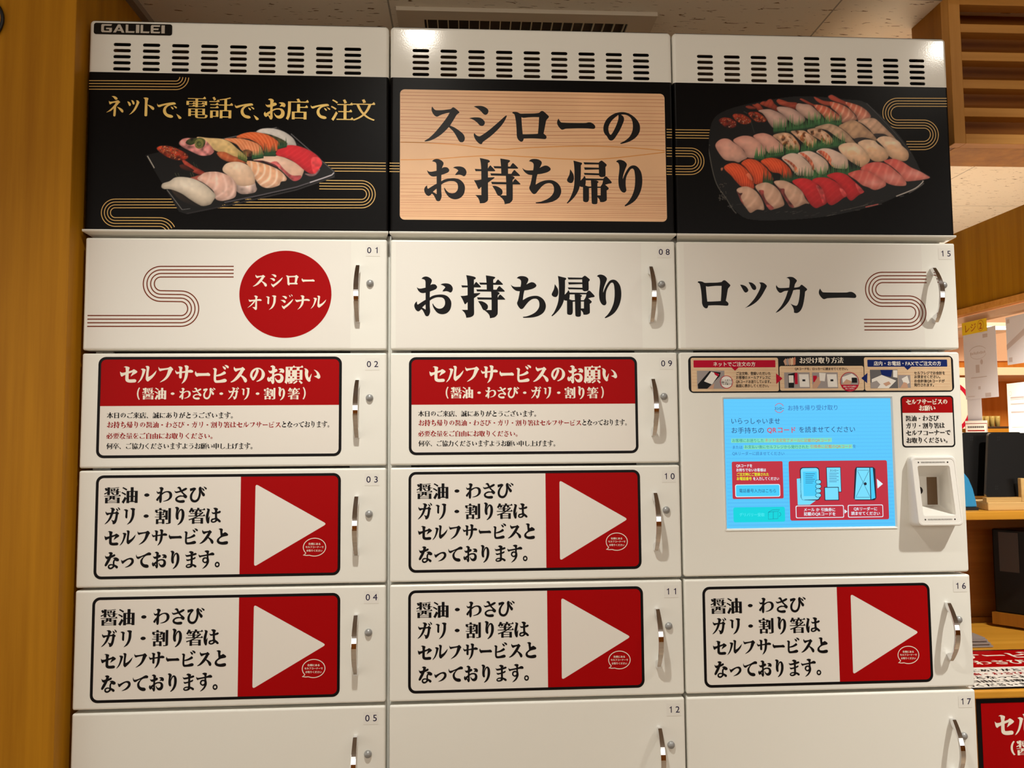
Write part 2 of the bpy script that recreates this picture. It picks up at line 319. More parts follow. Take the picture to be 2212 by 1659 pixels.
# ------------------------------------------------------------------ lettering
# brush-shaped characters, drawn as outlines in a 1000 unit box
BRUSH = {
'ス': '219,889! 244,847 278,816 318,807 432,812 568,830 619,841 659,875 682,877 750,830 801,778 798,756 761,730 739,705 682,608 602,477! 705,432 807,364 886,295 918,227 915,170 886,125 847,116 812,125 778,170 722,273 659,364 574,443! 489,352 386,261 261,182 148,136 62,122 51,133 68,148 148,199 261,307 375,443 489,591 557,693 593,759! 545,752 455,727 375,693 330,668 295,673 250,710 216,767 202,818 207,864',
'シ': '193,898! 239,909 330,914 398,903 466,869 503,824 502,773 477,733 438,719 398,739 341,801 273,858 222,884/97,639! 148,653 239,661 330,653 386,619 426,568 423,517 392,481 352,475 312,494 261,551 193,602 136,627/202,320! 233,284 273,256 318,250 375,282 511,381 648,500 773,614 852,688 892,714 900,699 852,591 773,477 659,352 534,239 420,153 381,119 364,85 335,77 284,108 227,176 197,244 191,284',
'ジ': '193,898! 239,909 330,914 398,903 466,869 503,824 502,773 477,733 438,719 398,739 341,801 273,858 222,884/97,639! 148,653 239,661 330,653 386,619 426,568 423,517 392,481 352,475 312,494 261,551 193,602 136,627/202,320! 233,284 273,256 318,250 375,282 511,381 648,500 773,614 852,688 892,714 900,699 852,591 773,477 659,352 534,239 420,153 381,119 364,85 335,77 284,108 227,176 197,244 191,284/625,977! 682,949 727,898 733,858 705,847 676,875 648,932/750,1017! 807,994 852,949 861,909 835,892 807,920 778,972',
'ロ': '105,816! 125,838 170,841 227,830 284,805 398,807 568,812 641,820 691,830 720,858 755,870 789,858 857,798 899,752 884,716 845,670 827,602 800,466 780,375! 823,341 843,307 836,273 811,256 709,261 539,267 352,261! 335,210 301,191 261,205 222,250 202,318 199,432 188,602 170,727 153,784 125,805/h305,725! 352,714 455,725 568,733 686,733! 675,545 657,369! 539,361 398,355 330,355! 318,489 309,625',
'ー': '126,659! 145,619 174,580 208,572 344,568 572,568 708,572 765,585 822,580 878,545 907,500 901,460 867,445 742,451 572,451 401,445 276,438 231,423 197,417 168,432 128,477 98,534 94,580 106,625',
'の': '457,168! 489,182 580,233 670,318 722,420 741,534 727,659 682,739 602,784 534,793 489,790! 528,761 551,716 548,659 523,591 466,466 398,352 341,267 295,227 250,222 216,244 176,312 131,364 106,432 105,511 131,602 182,688 261,761 364,818 466,843 568,843 670,812 773,744 852,653 892,557 889,443 847,352 773,273 659,205 545,165 477,151/h430,782! 375,739 295,665 239,580 212,500 214,432 233,369 256,347 284,369 341,466 392,580 426,682 434,750',
'お': '214,911! 244,943 301,964 358,959 415,932 455,892 460,852 440,801 426,761! 460,782 506,786 551,773 585,727 568,682 517,653 460,631 415,614! 412,534 412,477! 483,517 585,540 710,545 812,517 881,455 920,375 920,284 892,193 824,119 733,88 642,97 574,136 523,199 489,261 472,330 485,335! 517,284 574,233 642,216 710,233 761,290 773,364 756,432 710,472 642,483 562,477 472,443 412,403! 412,273 420,159 409,102 381,51 341,40 307,57 278,114 244,176 210,205! 176,170 136,153 91,176 57,227 43,284 57,335 91,375 108,381! 110,341 125,312 176,341 256,392 312,423! 312,500 312,585! 244,577 188,591 142,631 114,682 105,716! 142,688 199,682 256,693 310,705! 310,784 308,841 295,881 261,900/h231,244! 273,284 310,316! 312,250 312,195! 273,218/665,775! 710,798 801,807 881,790 932,750 958,693 951,642 926,602 892,593 858,611 801,625 756,619 710,616! 727,648 756,682 781,714! 756,739 716,761',
'持': '127,997! 216,981 312,958 343,932 335,909 301,892! 301,756 301,574! 364,576 432,580 443,568 386,523 301,460! 301,267 301,97 278,51 216,17 125,6! 114,62 85,125 25,188! 91,188 157,188! 157,278 157,369! 125,335 102,318 85,335 45,426 -2,511! 80,514 157,528! 157,710! 34,708! 17,758! 157,753! 148,881/295,761! 330,818 355,838 381,812 455,733 449,712 295,710!/570,992! 670,977 767,958 781,935 736,892! 736,619! 589,619! 585,812/418,824! 784,818! 812,864 843,894 875,872 952,792 945,773 443,776!/352,665! 809,659! 839,710 875,744 911,712 991,633 983,612 369,616!/688,619! 841,608! 877,580 864,551 835,528! 835,324 832,108 812,62 761,17 657,-6! 648,51 614,108 534,182! 591,185 695,185! 695,426/369,480! 835,472! 864,523 892,545 926,519 1000,443 994,426 386,428!/392,390! 466,390 545,358 602,307 614,256 597,205 557,182 517,182 489,216 455,290',
'ち': '225,924! 270,962 346,975 434,962 491,924 501,880 478,823 453,778! 510,810 573,832 637,820 687,772 681,730 611,684 497,652 406,639! 384,551 365,414! 472,475 586,510 713,513 814,468 877,399 909,310 903,222 852,127 751,57 624,19 497,6 371,6 361,25! 472,44 599,95 687,158 744,241 757,323 744,392 706,437 649,449 573,430 497,373 422,285 371,222 327,206 289,228 244,291 228,348 251,411 276,513 295,620! 219,629 156,665 111,715 82,776! 130,738 194,722 314,725! 327,804 323,867 289,905',
'帰': '99,787! 127,747 165,677 177,601 165,532 133,490 89,487 44,513 28,551 51,608 82,677/171,977! 278,949 348,930 354,905 329,873! 327,715 316,538 291,386 228,247 139,133 38,42 19,51 76,133 133,259 171,386 187,538 190,715 184,867/386,943! 728,937! 728,899! 405,895!/395,832! 728,827! 728,789! 411,778!/389,711! 728,703! 728,662! 405,667!/709,937! 741,968 772,984 804,968 880,899 873,867 854,848! 854,677 842,639 797,624 747,624 715,652!/399,652! 424,608 430,551 418,437 380,405 329,405 291,437 304,525 348,570 386,620/418,591! 816,586! 816,551! 418,548!/804,586! 835,627 867,637 899,614 981,519 975,490 911,477 842,456! 880,424 918,380 905,354 873,329! 873,133 854,101 797,78 728,78! 715,133 671,190 677,222! 741,222! 744,418! 785,487/405,414! 747,414! 747,384! 405,384!/418,437! 468,418 544,405 544,384! 494,376! 491,133 468,82 418,72 373,89 365,120 367,411!/538,551! 658,548! 703,519 677,487! 673,82 658,38 601,28 557,44 548,82 544,386',
'り': '211,968! 247,1000 310,1009 386,984 437,930 439,886 405,804 373,715 354,639 351,589! 386,677 437,778 500,861 576,892 652,873 715,804 753,715 768,576 753,424 703,272 614,133 500,44 392,-4 380,13 449,82 525,196 582,335 608,475 614,627 601,766 582,810 557,823 519,804 462,715 424,627 411,538 411,437 422,348 399,304 361,295 316,320 272,399 257,500 257,601 272,728 282,829 275,905 253,946',
'ッ': '156,780! 230,770 310,730 360,660 356,610 300,576 256,600 210,680/374,844! 460,830 540,770 570,700 550,650 500,644 460,680 420,760/644,834! 720,840 790,810 844,750 830,710 790,640 700,490 580,350 420,240 260,176! 360,250 500,400 600,550 670,690 686,770 670,810',
'カ': '386,946! 460,970 550,964 620,920 654,874 630,830 600,780 580,700! 650,706 716,726 750,766 780,770 830,734 904,664 890,630 854,600 840,510 810,350 770,210 710,110 630,60 554,70! 554,140 530,210 476,296! 550,260 620,244 660,290 690,390 716,550 720,650! 650,650 556,634! 510,510 430,350 310,210 190,110 90,60! 130,110 250,250 350,430 410,590 426,624! 330,610 260,574 210,570 154,630 124,710 134,766! 160,720 210,690 330,690 454,700! 470,810 470,890 440,930',
'ガ': '366,946! 440,970 530,964 600,920 634,874 610,830 580,780 560,700! 630,706 696,726 730,766 760,770 810,734 884,664 870,630 834,600 820,510 790,350 750,210 690,110 610,60 534,70! 534,140 510,210 456,296! 530,260 600,244 640,290 670,390 696,550 700,650! 630,650 536,634! 490,510 410,350 290,210 170,110 70,60! 110,110 230,250 330,430 390,590 406,624! 310,610 240,574 190,570 134,630 104,710 114,766! 140,720 190,690 310,690 434,700! 450,810 450,890 420,930/710,930! 780,900 830,840 826,794 790,790 750,850/820,1000! 890,960 940,900 934,854 900,854 860,910',
'な': '76,779! 153,721 363,748 553,809 649,847 706,809 676,748 553,695 363,626 210,588 115,656/286,931! 363,969 477,962 542,912 515,836 477,740 401,550 286,359 191,225 115,187 65,244 134,397 248,588 344,779 363,874/573,626! 725,672 859,634 947,557 916,473 802,466 706,504 668,416 676,282 744,244 859,187 897,122 840,61 763,92 687,160 630,111 515,34 382,23 279,92 279,206 363,282 496,302 573,290 580,435 637,550 687,588!/h344,187 420,233 515,244 573,195 515,122 401,99',
'っ': '95,534! 172,473 305,523 496,599 687,637 821,599 885,485 859,351 725,218 553,141 344,103! 534,198 687,332 744,447 706,534 592,561 458,511 305,408 191,321 122,408',
'て': '38,817! 95,702 267,710 534,798 802,924 916,912 973,855 935,786 802,779 630,740 496,626 427,473 458,340 573,263 744,244 821,187 821,111 744,73 611,84 458,149 336,282 305,454 382,588 534,721! 382,683 191,580 95,607 38,702',
'ま': '374,924! 450,973 565,962 660,905 630,828 615,752 615,408 622,256 718,218 832,160 859,103 813,57 737,84 641,149 565,84 412,34 260,46 191,122 240,198 355,248 489,263 496,408 496,752 469,866/h252,141 336,187 443,198 489,172 431,111 317,95/145,798! 202,752 412,771 641,821 794,866 859,828 832,779 679,733 412,683 240,668 176,721/214,531! 279,504 489,531 679,592 775,630 794,580 718,523 489,466 298,427 229,466',
'す': '0,779! 76,725 344,752 649,809 840,878 954,847 992,771 935,733 725,733 382,687 153,649 76,618 8,702/370,962! 458,1000 573,1000 656,962 630,866 618,618 656,466 641,313 534,141 401,38 248,-23! 382,103 477,218 504,305! 382,294 248,389 248,523 324,599 439,618 515,599! 515,847/h313,447 363,534 458,550 515,511 508,408 420,359 344,382',
'セ': '46,645! 134,588 344,626 344,779 324,874 248,885! 344,912 477,885 534,847 504,740 496,656! 687,710 782,760 954,656 916,595 763,511 630,427! 687,550 744,645! 496,569! 489,359 515,263 649,252 821,263 905,225 897,149 821,118 573,111 420,149 344,244 344,511! 229,466 134,416 76,492',
'ル': '172,779! 267,802 401,752 382,676 324,504 210,275 95,153 8,95! 134,275 210,466 248,656 229,733/420,924! 534,931 603,878 592,771 565,580 557,370! 725,447 878,580 992,695! 935,542 802,370 649,237 542,168 458,237 439,332 458,580 477,771 458,866',
'フ': '115,878! 172,802 477,817 649,847 763,893 889,771 840,714 782,599 649,389 477,237 191,111! 401,275 553,466 649,771! 477,752 286,714 191,687 126,771',
'サ': '27,714! 95,637 363,649 668,695 821,740 954,702 973,637 897,611 706,618 401,599 191,561 103,542 38,626/191,905! 305,905 393,855 370,752 363,427 355,344 294,321 240,370 248,580 248,809/515,954! 630,962 725,905 706,809 698,542 649,332 534,160 382,53! 496,256 553,504 573,809',
'ビ': '76,809! 172,828 260,771 248,656 229,466! 458,534 611,618 687,664 763,580 687,523 458,447 229,420! 229,275 267,206 458,218 706,282 802,237 802,168 706,122 458,103 229,103 145,179 122,313 134,618 134,733/592,916! 687,893 756,828 744,771 687,779 630,847/706,981! 821,969 908,905 897,840 832,855 771,916',
'と': '248,935! 344,962 439,954 504,897 477,802 489,679! 573,706 649,744 744,706 840,630 821,565 725,542 496,496 324,401 267,305 324,221 496,198 687,229 802,229 847,172 821,95 687,57 458,57 248,115 145,229 172,363 286,466 382,534! 363,687 344,821 324,897',
'わ': '218,901! 324,939 431,901 458,836 401,721 374,511 370,244 344,92 286,53 240,130 229,225 248,511 286,740 279,847/76,721! 134,656 267,683 408,756! 382,664! 267,607 172,569 95,626/115,168! 57,225 95,302 210,435 363,588 553,683 744,710 897,656 973,511 935,340 782,206 592,149 439,137! 668,214 802,340 821,511 763,626 630,656 477,588 324,454 210,302 153,187',
'さ': '115,733! 191,683 439,733 706,866 782,885 840,847 782,782 592,695 363,637 229,607 153,645/267,897! 363,950 458,912 515,790 630,618 782,492 851,408 802,313 706,332 630,408 592,454! 668,485! 515,637 420,771 363,859/630,427! 477,466 324,427 191,332 172,218 248,122 439,57 649,57 714,103 706,172 630,198 439,179 305,210 267,275 324,351 477,401 630,401!',
'び': '19,847! 115,866 267,897 363,847 324,771 229,656 153,485 145,313 210,218 324,187 439,248 515,408 553,637 534,828 573,924 649,935 687,866 706,752 782,637 878,542 885,454 821,408 763,447 687,580 649,676! 641,447 553,218 420,95 267,73 115,141 31,294 38,485 134,656 229,760! 115,733 38,714/706,885! 782,847 840,782 859,733 802,733 744,809/821,950! 916,912 992,859 973,798 916,828 859,897',
'リ': '172,859! 286,885 412,828 389,752 382,447 363,389 298,408 275,485 286,752 248,828/553,924! 668,950 821,912 802,809 794,561 725,332 592,141 382,27! 534,218 630,447 660,714 649,847',
'は': '103,905! 191,905 279,847 256,752 210,523 202,370 286,485! 256,294 248,141 210,73 141,103 76,256 57,485 115,714 141,828/401,714! 477,676 706,706 878,771 935,721 878,656 668,618 477,607 420,656/496,924! 592,950 706,924 763,874 725,790 714,523 737,370 840,294 935,198 916,134 840,141 744,218 630,141 496,111 382,149 355,237 420,332 592,370 599,523 592,790 561,866/h420,218 496,275 599,294 630,256 573,191 477,172',
'い': '77,815! 167,808 269,731 290,654 269,538 282,410 333,333 410,436 474,538! 436,385 403,269 410,192 359,149 295,167 192,282 128,462 115,615 128,718 110,774/615,744! 731,705 859,603 936,462 949,372 910,321 846,303 782,346 628,415! 731,436 782,474 769,564 705,667',
'ネ': '333,928! 464,933 571,884 617,826 588,783 522,777 472,812 414,875/203,725! 261,690 449,710 594,748 652,754 745,681 696,638 623,551 559,487! 551,232 536,87 493,52 435,87 443,290 443,406! 304,290 87,217! 246,333 391,464 507,594 530,652! 391,632 261,574 217,638/594,478! 739,435 870,362 913,290 890,232 826,246 739,333',
'ト': '261,899! 362,922 464,899 487,855 464,797 449,609 449,116 406,72 333,93 328,145 333,754 319,846/435,603! 609,557 739,478 759,406 710,362 638,406 536,510',
'で': '53,818! 105,747 298,796 579,860 825,888 902,842 895,789 754,761 579,702 474,579 467,439 544,316 719,263 789,211 782,151 684,123 509,175 368,316 326,491 386,649 509,761! 333,712 158,642 88,667 53,737/667,684! 754,649 807,586 789,537 726,579/789,726! 895,691 958,642 947,586 888,614',
'オ': '91,714! 156,662 338,668 597,694 779,719 883,688 914,636 870,597 727,605 519,597 312,571 169,538 117,597/429,909! 519,943 610,909 670,857 636,792 623,662 623,117 597,44 532,26 468,78 403,143 338,216! 455,200 506,221 514,377 514,792 481,870/519,597! 416,442 234,273 26,156! 208,325 364,506 429,597!',
'ナ': '26,714! 91,662 338,675 597,706 805,727 935,675 961,623 909,592 753,610 494,603 286,558 130,525 52,610/351,922! 442,956 545,935 610,870 584,805 577,597 519,364 364,156 169,39! 312,208 403,416 442,623 442,805 416,883',
'1': '175,700! 290,715! 345,830! 420,830! 420,120! 328,120! 328,635! 175,635!',
'、': '35,340! 175,263 305,158 316,105 246,70 175,88 105,211',
'。': '340,200 320,125 265,70 190,50 115,70 60,125 40,200 60,275 115,330 190,350 265,330 320,275/h272,200 261,159 231,129 190,118 149,129 119,159 108,200 119,241 149,271 190,282 231,271 261,241'
}
_out = {}; _gly = {}
def outline(ch):
    if ch in _out: return _out[ch]
    cu = bpy.data.curves.new('glyph', 'FONT'); cu.body = ch; cu.size = 1.0
    ob = bpy.data.objects.new('glyph', cu); COL.objects.link(ob)
    dg = bpy.context.evaluated_depsgraph_get()
    c = ob.evaluated_get(dg).to_curve(dg)
    polys = []
    for sp in c.splines:
        bp = sp.bezier_points; n = len(bp); pts = []
        for i in range(n):
            a, b = bp[i], bp[(i+1) % n]
            p0, p1, p2, p3 = [np.array(v[:2]) for v in (a.co, a.handle_right, b.handle_left, b.co)]
            d = p3-p0; L = np.linalg.norm(d)+1e-9
            dev = max(abs(d[0]*(p1-p0)[1]-d[1]*(p1-p0)[0]), abs(d[0]*(p2-p0)[1]-d[1]*(p2-p0)[0]))/L
            k = 1 if dev < .002 else (2 if dev < .02 else 4)
            for j in range(k):
                t = j/k; pts.append((1-t)**3*p0+3*t*(1-t)**2*p1+3*t*t*(1-t)*p2+t**3*p3)
        q = []
        for p in pts:
            if not q or np.linalg.norm(p-q[-1]) > 1e-4: q.append(p)
        if len(q) > 1 and np.linalg.norm(q[0]-q[-1]) < 1e-4: q.pop()
        if len(q) > 2: polys.append(np.array(q))
    bpy.data.objects.remove(ob); bpy.data.curves.remove(cu)
    if polys:
        big = max(polys, key=lambda p: abs(sarea(p)))
        if sarea(big) < 0: polys = [p[::-1] for p in polys]
    _out[ch] = polys
    return polys
def heavier(polys, dx, dy, tip):
    """thicken uprights by dx and level strokes by dy; tip puts the small triangle on the right end of level strokes"""
    out = []
    for p in polys:
        n = len(p); e = np.roll(p, -1, 0)-p; L = np.linalg.norm(e, axis=1)+1e-9; e = e/L[:, None]
        nr = np.stack([e[:, 1], -e[:, 0]], 1); d = dx*nr[:, 0]**2+dy*nr[:, 1]**2
        q = []
        for k in range(n):
            n1, n2 = nr[k-1], nr[k]; d1, d2 = d[k-1], d[k]
            det = n1[0]*n2[1]-n1[1]*n2[0]
            if abs(det) > .25:
                o = np.array([(d1*n2[1]-d2*n1[1])/det, (n1[0]*d2-n2[0]*d1)/det])
                m = np.linalg.norm(o); mx = 1.8*max(dx, abs(dy))
                if m > mx: o *= mx/m
            else: o = (n1*d1+n2*d2)/2
            q.append(p[k]+o)
        if tip and sarea(p) > 0:
            r = []
            for k in range(n):
                r.append(q[k])
                if e[k][1] > .95 and .04 < L[k] < .1 and e[k-1][0] > .95 and e[(k+1) % n][0] < -.95 and L[(k+1) % n] > .13:
                    x, y = q[(k+1) % n]
                    r += [np.array([x+.012, y+.001]), np.array([x-tip*.45, y+tip*.75]), np.array([x-tip*1.25, y+.001])]
            q = r
        out.append((1, np.array(q)))
    return out
DENSE = '醤箸願電話誠協量要番号録登績劃割様'
def glyph(ch, style):
    key = (ch, style)
    if key in _gly: return _gly[key]
    if style[0] == 'brush' and ch in BRUSH:
        polys = []
        for c in BRUSH[ch].split('/'):
            hole = c[0] == 'h'
            if hole: c = c[1:]
            pts = []
            for t in c.split():
                a = t.rstrip('!').split(','); pts.append((int(a[0])/1000, int(a[1])/1000-.12) + ((1,) if t[-1] == '!' else ()))
            p = catmull(pts, 4)
            if sarea(p) < 0: p = p[::-1]
            polys.append((-1 if hole else 1, p))
        w = style[4] if len(style) > 4 else 0
        if w: polys = [(sg, q) for (sg, _), (_, q) in zip(polys, [heavier([p], w*sg, w*sg, 0)[0] for sg, p in polys])]
    else:
        raw = outline(ch)
        dx, dy, tip = style[1:4]
        if ch in DENSE: dx *= .85
        polys = heavier(raw, dx, dy, tip) if (dx or dy) and raw else [(1, p) for p in raw]
    if polys: r = fill(polys)
    else: r = (np.zeros((0, 2)), [])
    _gly[key] = r
    return r
MINCHO = ('brush', .042, -.012, .10)
MINCHO_B = ('brush', .050, -.010, .10, .010)
SANS = ('sans', 0, 0, 0)
MINCHO_L = ('brush', .024, -.014, .10)
NUM = ('brush', .006, .006, 0)
BOLD = ('sans', .018, .018, 0)
def advance(ch):
    if ch == ' ': return .35
    if ord(ch) < 256:
        ps = outline(ch); return max(p[:, 0].max() for p in ps)+.07 if ps else .4
    return 1.0
def text(mb, s, u0, u1, vc, em, key, n, style=MINCHO, slope=0.0, tight=None):
    """one line of lettering between u0 and u1 (mm), centred on vc, characters em mm tall"""
    adv = [(tight or {}).get(c, advance(c)) for c in s]
    k = (u1-u0)/sum(adv); gx = min(k, em*1.06); x = u0
    for c, a in zip(s, adv):
        if c != ' ':
            v, f = glyph(c, style)
            if len(v):
                cx = x+a*k/2; half = (a/2 if ord(c) < 256 or a < 1 else .5)
                if a < 1 and ord(c) > 255: half = .26 if c in '、。' else .5
                vs = [(cx+(p[0]-half)*gx, vc+(p[1]-.38)*em+(cx-u0)*slope) for p in v]
                mb.add([(a_/1000, -n/1000, b_/1000) for a_, b_ in vs], f, key)
        x += a*k
def ptext(mb, s, x0, x1, y, empx, key, n, style=MINCHO, off=(0, 0), y1=None, **kw):
    """same, ends and centre line given as measured on the photograph"""
    a, b = W(x0, y), W(x1, y if y1 is None else y1)
    e = (W(x0, y-empx/2)-W(x0, y+empx/2))[1]
    text(mb, s, a[0]-off[0], b[0]-off[0], (a[1]+b[1])/2-off[1]-(b[1]-a[1])/2, e, key, n, style, slope=(b[1]-a[1])/(b[0]-a[0]), **kw)
def lines4(mb, path, sp, w, key, n, off=(0, 0), clip=None):
    """four parallel ribbons along a centre path of photograph points; ('arc', cx, cy, r, a0, a1) makes a bend"""
    pts = []
    for q in path:
        if q[0] == 'arc':
            _, cx, cy, r, a0, a1 = q
            for i in range(25):
                a = math.radians(a0+(a1-a0)*i/24); pts.append((cx+r*math.cos(a), cy+r*math.sin(a)))
        else: pts.append(q)
    pts = [q for i, q in enumerate(pts) if i == 0 or abs(q[0]-pts[i-1][0])+abs(q[1]-pts[i-1][1]) > .3]
    p = np.array([W(*q)-np.array(off) for q in pts])
    t = np.gradient(p, axis=0); t /= np.linalg.norm(t, axis=1)[:, None]+1e-9
    nr = np.stack([-t[:, 1], t[:, 0]], 1)
    for k in (-1.5, -.5, .5, 1.5): mb.ribbon(p+nr*k*sp, w, key, n)

# ------------------------------------------------------------------ naming helpers
def tag(o, label, cat, group=None):
    o['label'] = label; o['category'] = cat
    if group: o['group'] = group
    return o
def thing(name, label, cat, loc, group=None):
    o = bpy.data.objects.new(name, None); COL.objects.link(o); o.location = loc; o.empty_display_size = 0.1
    return tag(o, label, cat, group)
def struct(mb, name, **kw):
    o = mb.build(name, **kw); o['kind'] = 'structure'; return o
def shift(o, parent):
    """parent a mesh built in room coordinates without moving it"""
    o.parent = parent; o.location = Vector(o.location)-parent.location
    return o
# ================================================================== lockers
COLX = [(-1.4, 613.5), (621.3, 1226.2), (1230.5, 1848.2)]
HEADX = [(-6.0, 616.2), (619.4, 1228.2), (1231.2, 1849.2)]
TOPS = [1780.5, 1541.0, 1303.0, 1064.8, 825.2, 586.0, 347.0]
DH = 233.0

def outer_path(u0, u1, v0, v1, rc, top=True):
    """left side up, across the top, right side down: points with outward normals"""
    out = [((u0, v0), (-1, 0))]
    if top:
        for i in range(9):
            a = math.radians(180-90*i/8); out.append(((u0+rc+rc*math.cos(a), v1-rc+rc*math.sin(a)), (math.cos(a), math.sin(a))))
        for i in range(9):
            a = math.radians(90-90*i/8); out.append(((u1-rc+rc*math.cos(a), v1-rc+rc*math.sin(a)), (math.cos(a), math.sin(a))))
    out.append(((u1, v0), (1, 0)))
    return out
def rolled(mb, path, r, depth, key, k=6):
    """sheet edge rolled back with radius r, then straight to the back"""
    prof = [(r-r*math.sin(math.radians(90*i/k)), r-r*math.cos(math.radians(90*i/k))) for i in range(k+1)][::1]
    rows = []
    for (p, nrm) in path:
        row = []
        for i in range(k+1):
            a = math.radians(90*i/k); inset = r*(1-math.sin(a)); y = r*(1-math.cos(a))
            row.append(((p[0]-nrm[0]*inset)/1000, y/1000, (p[1]-nrm[1]*inset)/1000))
        row.append((p[0]/1000, depth/1000, p[1]/1000))
        rows.append(row)
    m = len(rows[0]); vs = [v for rw in rows for v in rw]
    fs = [(i*m+j, i*m+j+1, (i+1)*m+j+1, (i+1)*m+j) for i in range(len(rows)-1) for j in range(m-1)]
    mb.add(vs, fs, key)
def inset_loop(path, r): return [(p[0]-n[0]*r, p[1]-n[1]*r) for p, n in path]

def vent_cover(c, root):
    u0, u1 = HEADX[c]; v0, v1 = 2131.2, 2244.0; r = 7.0
    mb = MB(); path = outer_path(u0, u1, v0, v1, 9.0)
    rolled(mb, path, r, 560, 'enamel')
    front = np.array(inset_loop(path, r))
    if sarea(front) < 0: front = front[::-1]
    polys = [(1, front)]
    first = [62.0, 684.3, 1302.3][c]; last = [540.2, 1160.8, 1780.0][c]
    slots = []
    for i in range(9):
        for j in range(5):
            cx = first+(last-first)*i/8; cz = 2191.2-13.1*j
            slots.append(np.array(rloop(cx-17.8, cx+17.8, cz-3.6, cz+3.6, 3.55, 4)))
    mb.tess(polys+[(-1, s) for s in slots], 'enamel', 0)
    for s in slots:                                   # sheet thickness inside every slot
        m = len(s); vs = [(a/1000, 0, b/1000) for a, b in s]+[(a/1000, .0016, b/1000) for a, b in s]
        mb.add(vs, [(i, (i+1) % m, m+(i+1) % m, m+i) for i in range(m)], 'enamel')
    mb.box(u0/1000+.008, u1/1000-.008, .003, .118, 2.2425, 2.2435, 'black_void')      # top return of the sheet
    # machinery under the cover
    mb.box(u0/1000+.02, u1/1000-.02, .05, .5, 2.128, 2.134, 'black_void')
    w = (u1-u0)/1000
    for a, b, y0, y1, h in (((.02, .18, .06, .3, .07), (.24, .30, .05, .2, .045), (.82, .97, .06, .3, .09), (.36, .44, .12, .3, .05)),
                            ((.02, .12, .09, .3, .05), (.88, .97, .07, .3, .07), (.2, .75, .3, .5, .02)),
                            ((.03, .10, .07, .3, .05), (.70, .96, .06, .3, .085)))[c]:
        mb.box(u0/1000+w*a, u0/1000+w*b, y0, y1, 2.134, 2.134+h, 'black_void')
    return shift(mb.build('vent_cover'), root)

def poster_panel(c, root):
    u0, u1 = HEADX[c]; v0, v1 = 1797.0, 2131.2; r = 6.0
    mb = MB()
    for path in (outer_path(u0, u1, v0, v1, 0, top=False)[:1]+[((u0, v1), (-1, 0))], [((u1, v1), (1, 0)), ((u1, v0), (1, 0))]):
        rolled(mb, path, r, 560, 'poster_black')
    mb.rect(u0+r, u1-r, v0, v1, 'poster_black', 0)
    return mb
def lip(c, root):
    u0, u1 = HEADX[c]
    mb = MB()
    prof = [(0.002, 1.7985), (-.0035, 1.7970), (-.0045, 1.7950), (-.0030, 1.7925), (.010, 1.7890), (.034, 1.7850), (.036, 1.7985)]
    a = (u0-1)/1000 if c == 0 else u0/1000-.0006; b = (u1+.6)/1000 if c == 2 else u1/1000+.0006
    n = len(prof)
    vs = [(a, y, z) for y, z in prof]+[(b, y, z) for y, z in prof]
    for i in (4, 5, 6): vs[i] = (a+.006+.004*(i-4), *prof[i]); vs[n+i] = (b-.006-.004*(i-4), *prof[i])
    mb.add(vs, [(i, (i+1) % n, n+(i+1) % n, n+i) for i in range(n)]+[tuple(range(n))[::-1], tuple(range(n, 2*n))], 'enamel')
    return shift(mb.build('header_lip'), root)
def cabinet_body(c, root):
    u0, u1 = COLX[c]; a = u0/1000-.0; b = u1/1000
    if c == 0: b = .6170
    if c == 1: a, b = .6174, 1.2280
    if c == 2: a = 1.2286
    mb = MB(); t = .014
    mb.box(a+.010 if c == 0 else a, a+(.010 if c == 0 else 0)+t, .037, .60, .06, 1.797, 'enamel')
    mb.box(b-t-(.010 if c == 2 else 0), b-(.010 if c == 2 else 0), .037, .60, .06, 1.797, 'enamel')
    mb.box(a+t, b-t, .075, .60, .06, 1.785, 'inside')
    for i in range(len(TOPS)):
        z = TOPS[i]/1000-.239+.003
        if c == 2 and i == 1: continue
        mb.box(a+t, b-t, .045, .075, z-.012, z+.012, 'inside')
        for s0, s1 in ((a+t, a+t+.030), (b-t-.070, b-t)):
            mb.box(s0, s1, .040, .0449, z-.014, z+.014, 'enamel')
    for s0, s1 in ((a+t, a+t+.030), (b-t-.070, b-t)): mb.box(s0, s1, .040, .075, 1.770, 1.786, 'enamel')
    mb.box(a+.02, b-.02, .03, .58, .0, .06, 'black_void')
    mb.box(a+.004, b-.004, .045, .58, 1.80, 2.125, 'black_void')
    return shift(mb.build('cabinet_body'), root)

# ---- shared meshes for the doors
def handle_mesh():
    mb = MB(); H = .060; zs = np.concatenate([np.linspace(-H, -.044, 5), np.linspace(-.040, .040, 25), np.linspace(.044, H, 5)])
    rows = []
    for z in zs:
        po = .009+.027*max(0.0, math.cos(math.pi/2*z/H*.985))**.9
        e = min(1.0, max(0.0, (abs(z)-.041)/.005))
        pi_ = (po-.006)*(1-e)-.0004*e
        w = (.0106-.0026*(z/H)**2)/2; wi = w*(1.0-.10*(1-e))
        rows.append([(-w, -po, z), (w, -po, z), (wi, -pi_, z), (-wi, -pi_, z)])
    vs = [v for r in rows for v in r]
    fs = [(i*4+j, i*4+(j+1) % 4, (i+1)*4+(j+1) % 4, (i+1)*4+j) for i in range(len(rows)-1) for j in range(4)]
    fs += [(3, 2, 1, 0), tuple(range(len(vs)-4, len(vs)))]
    mb.add(vs, fs, 'chrome')
    return mb
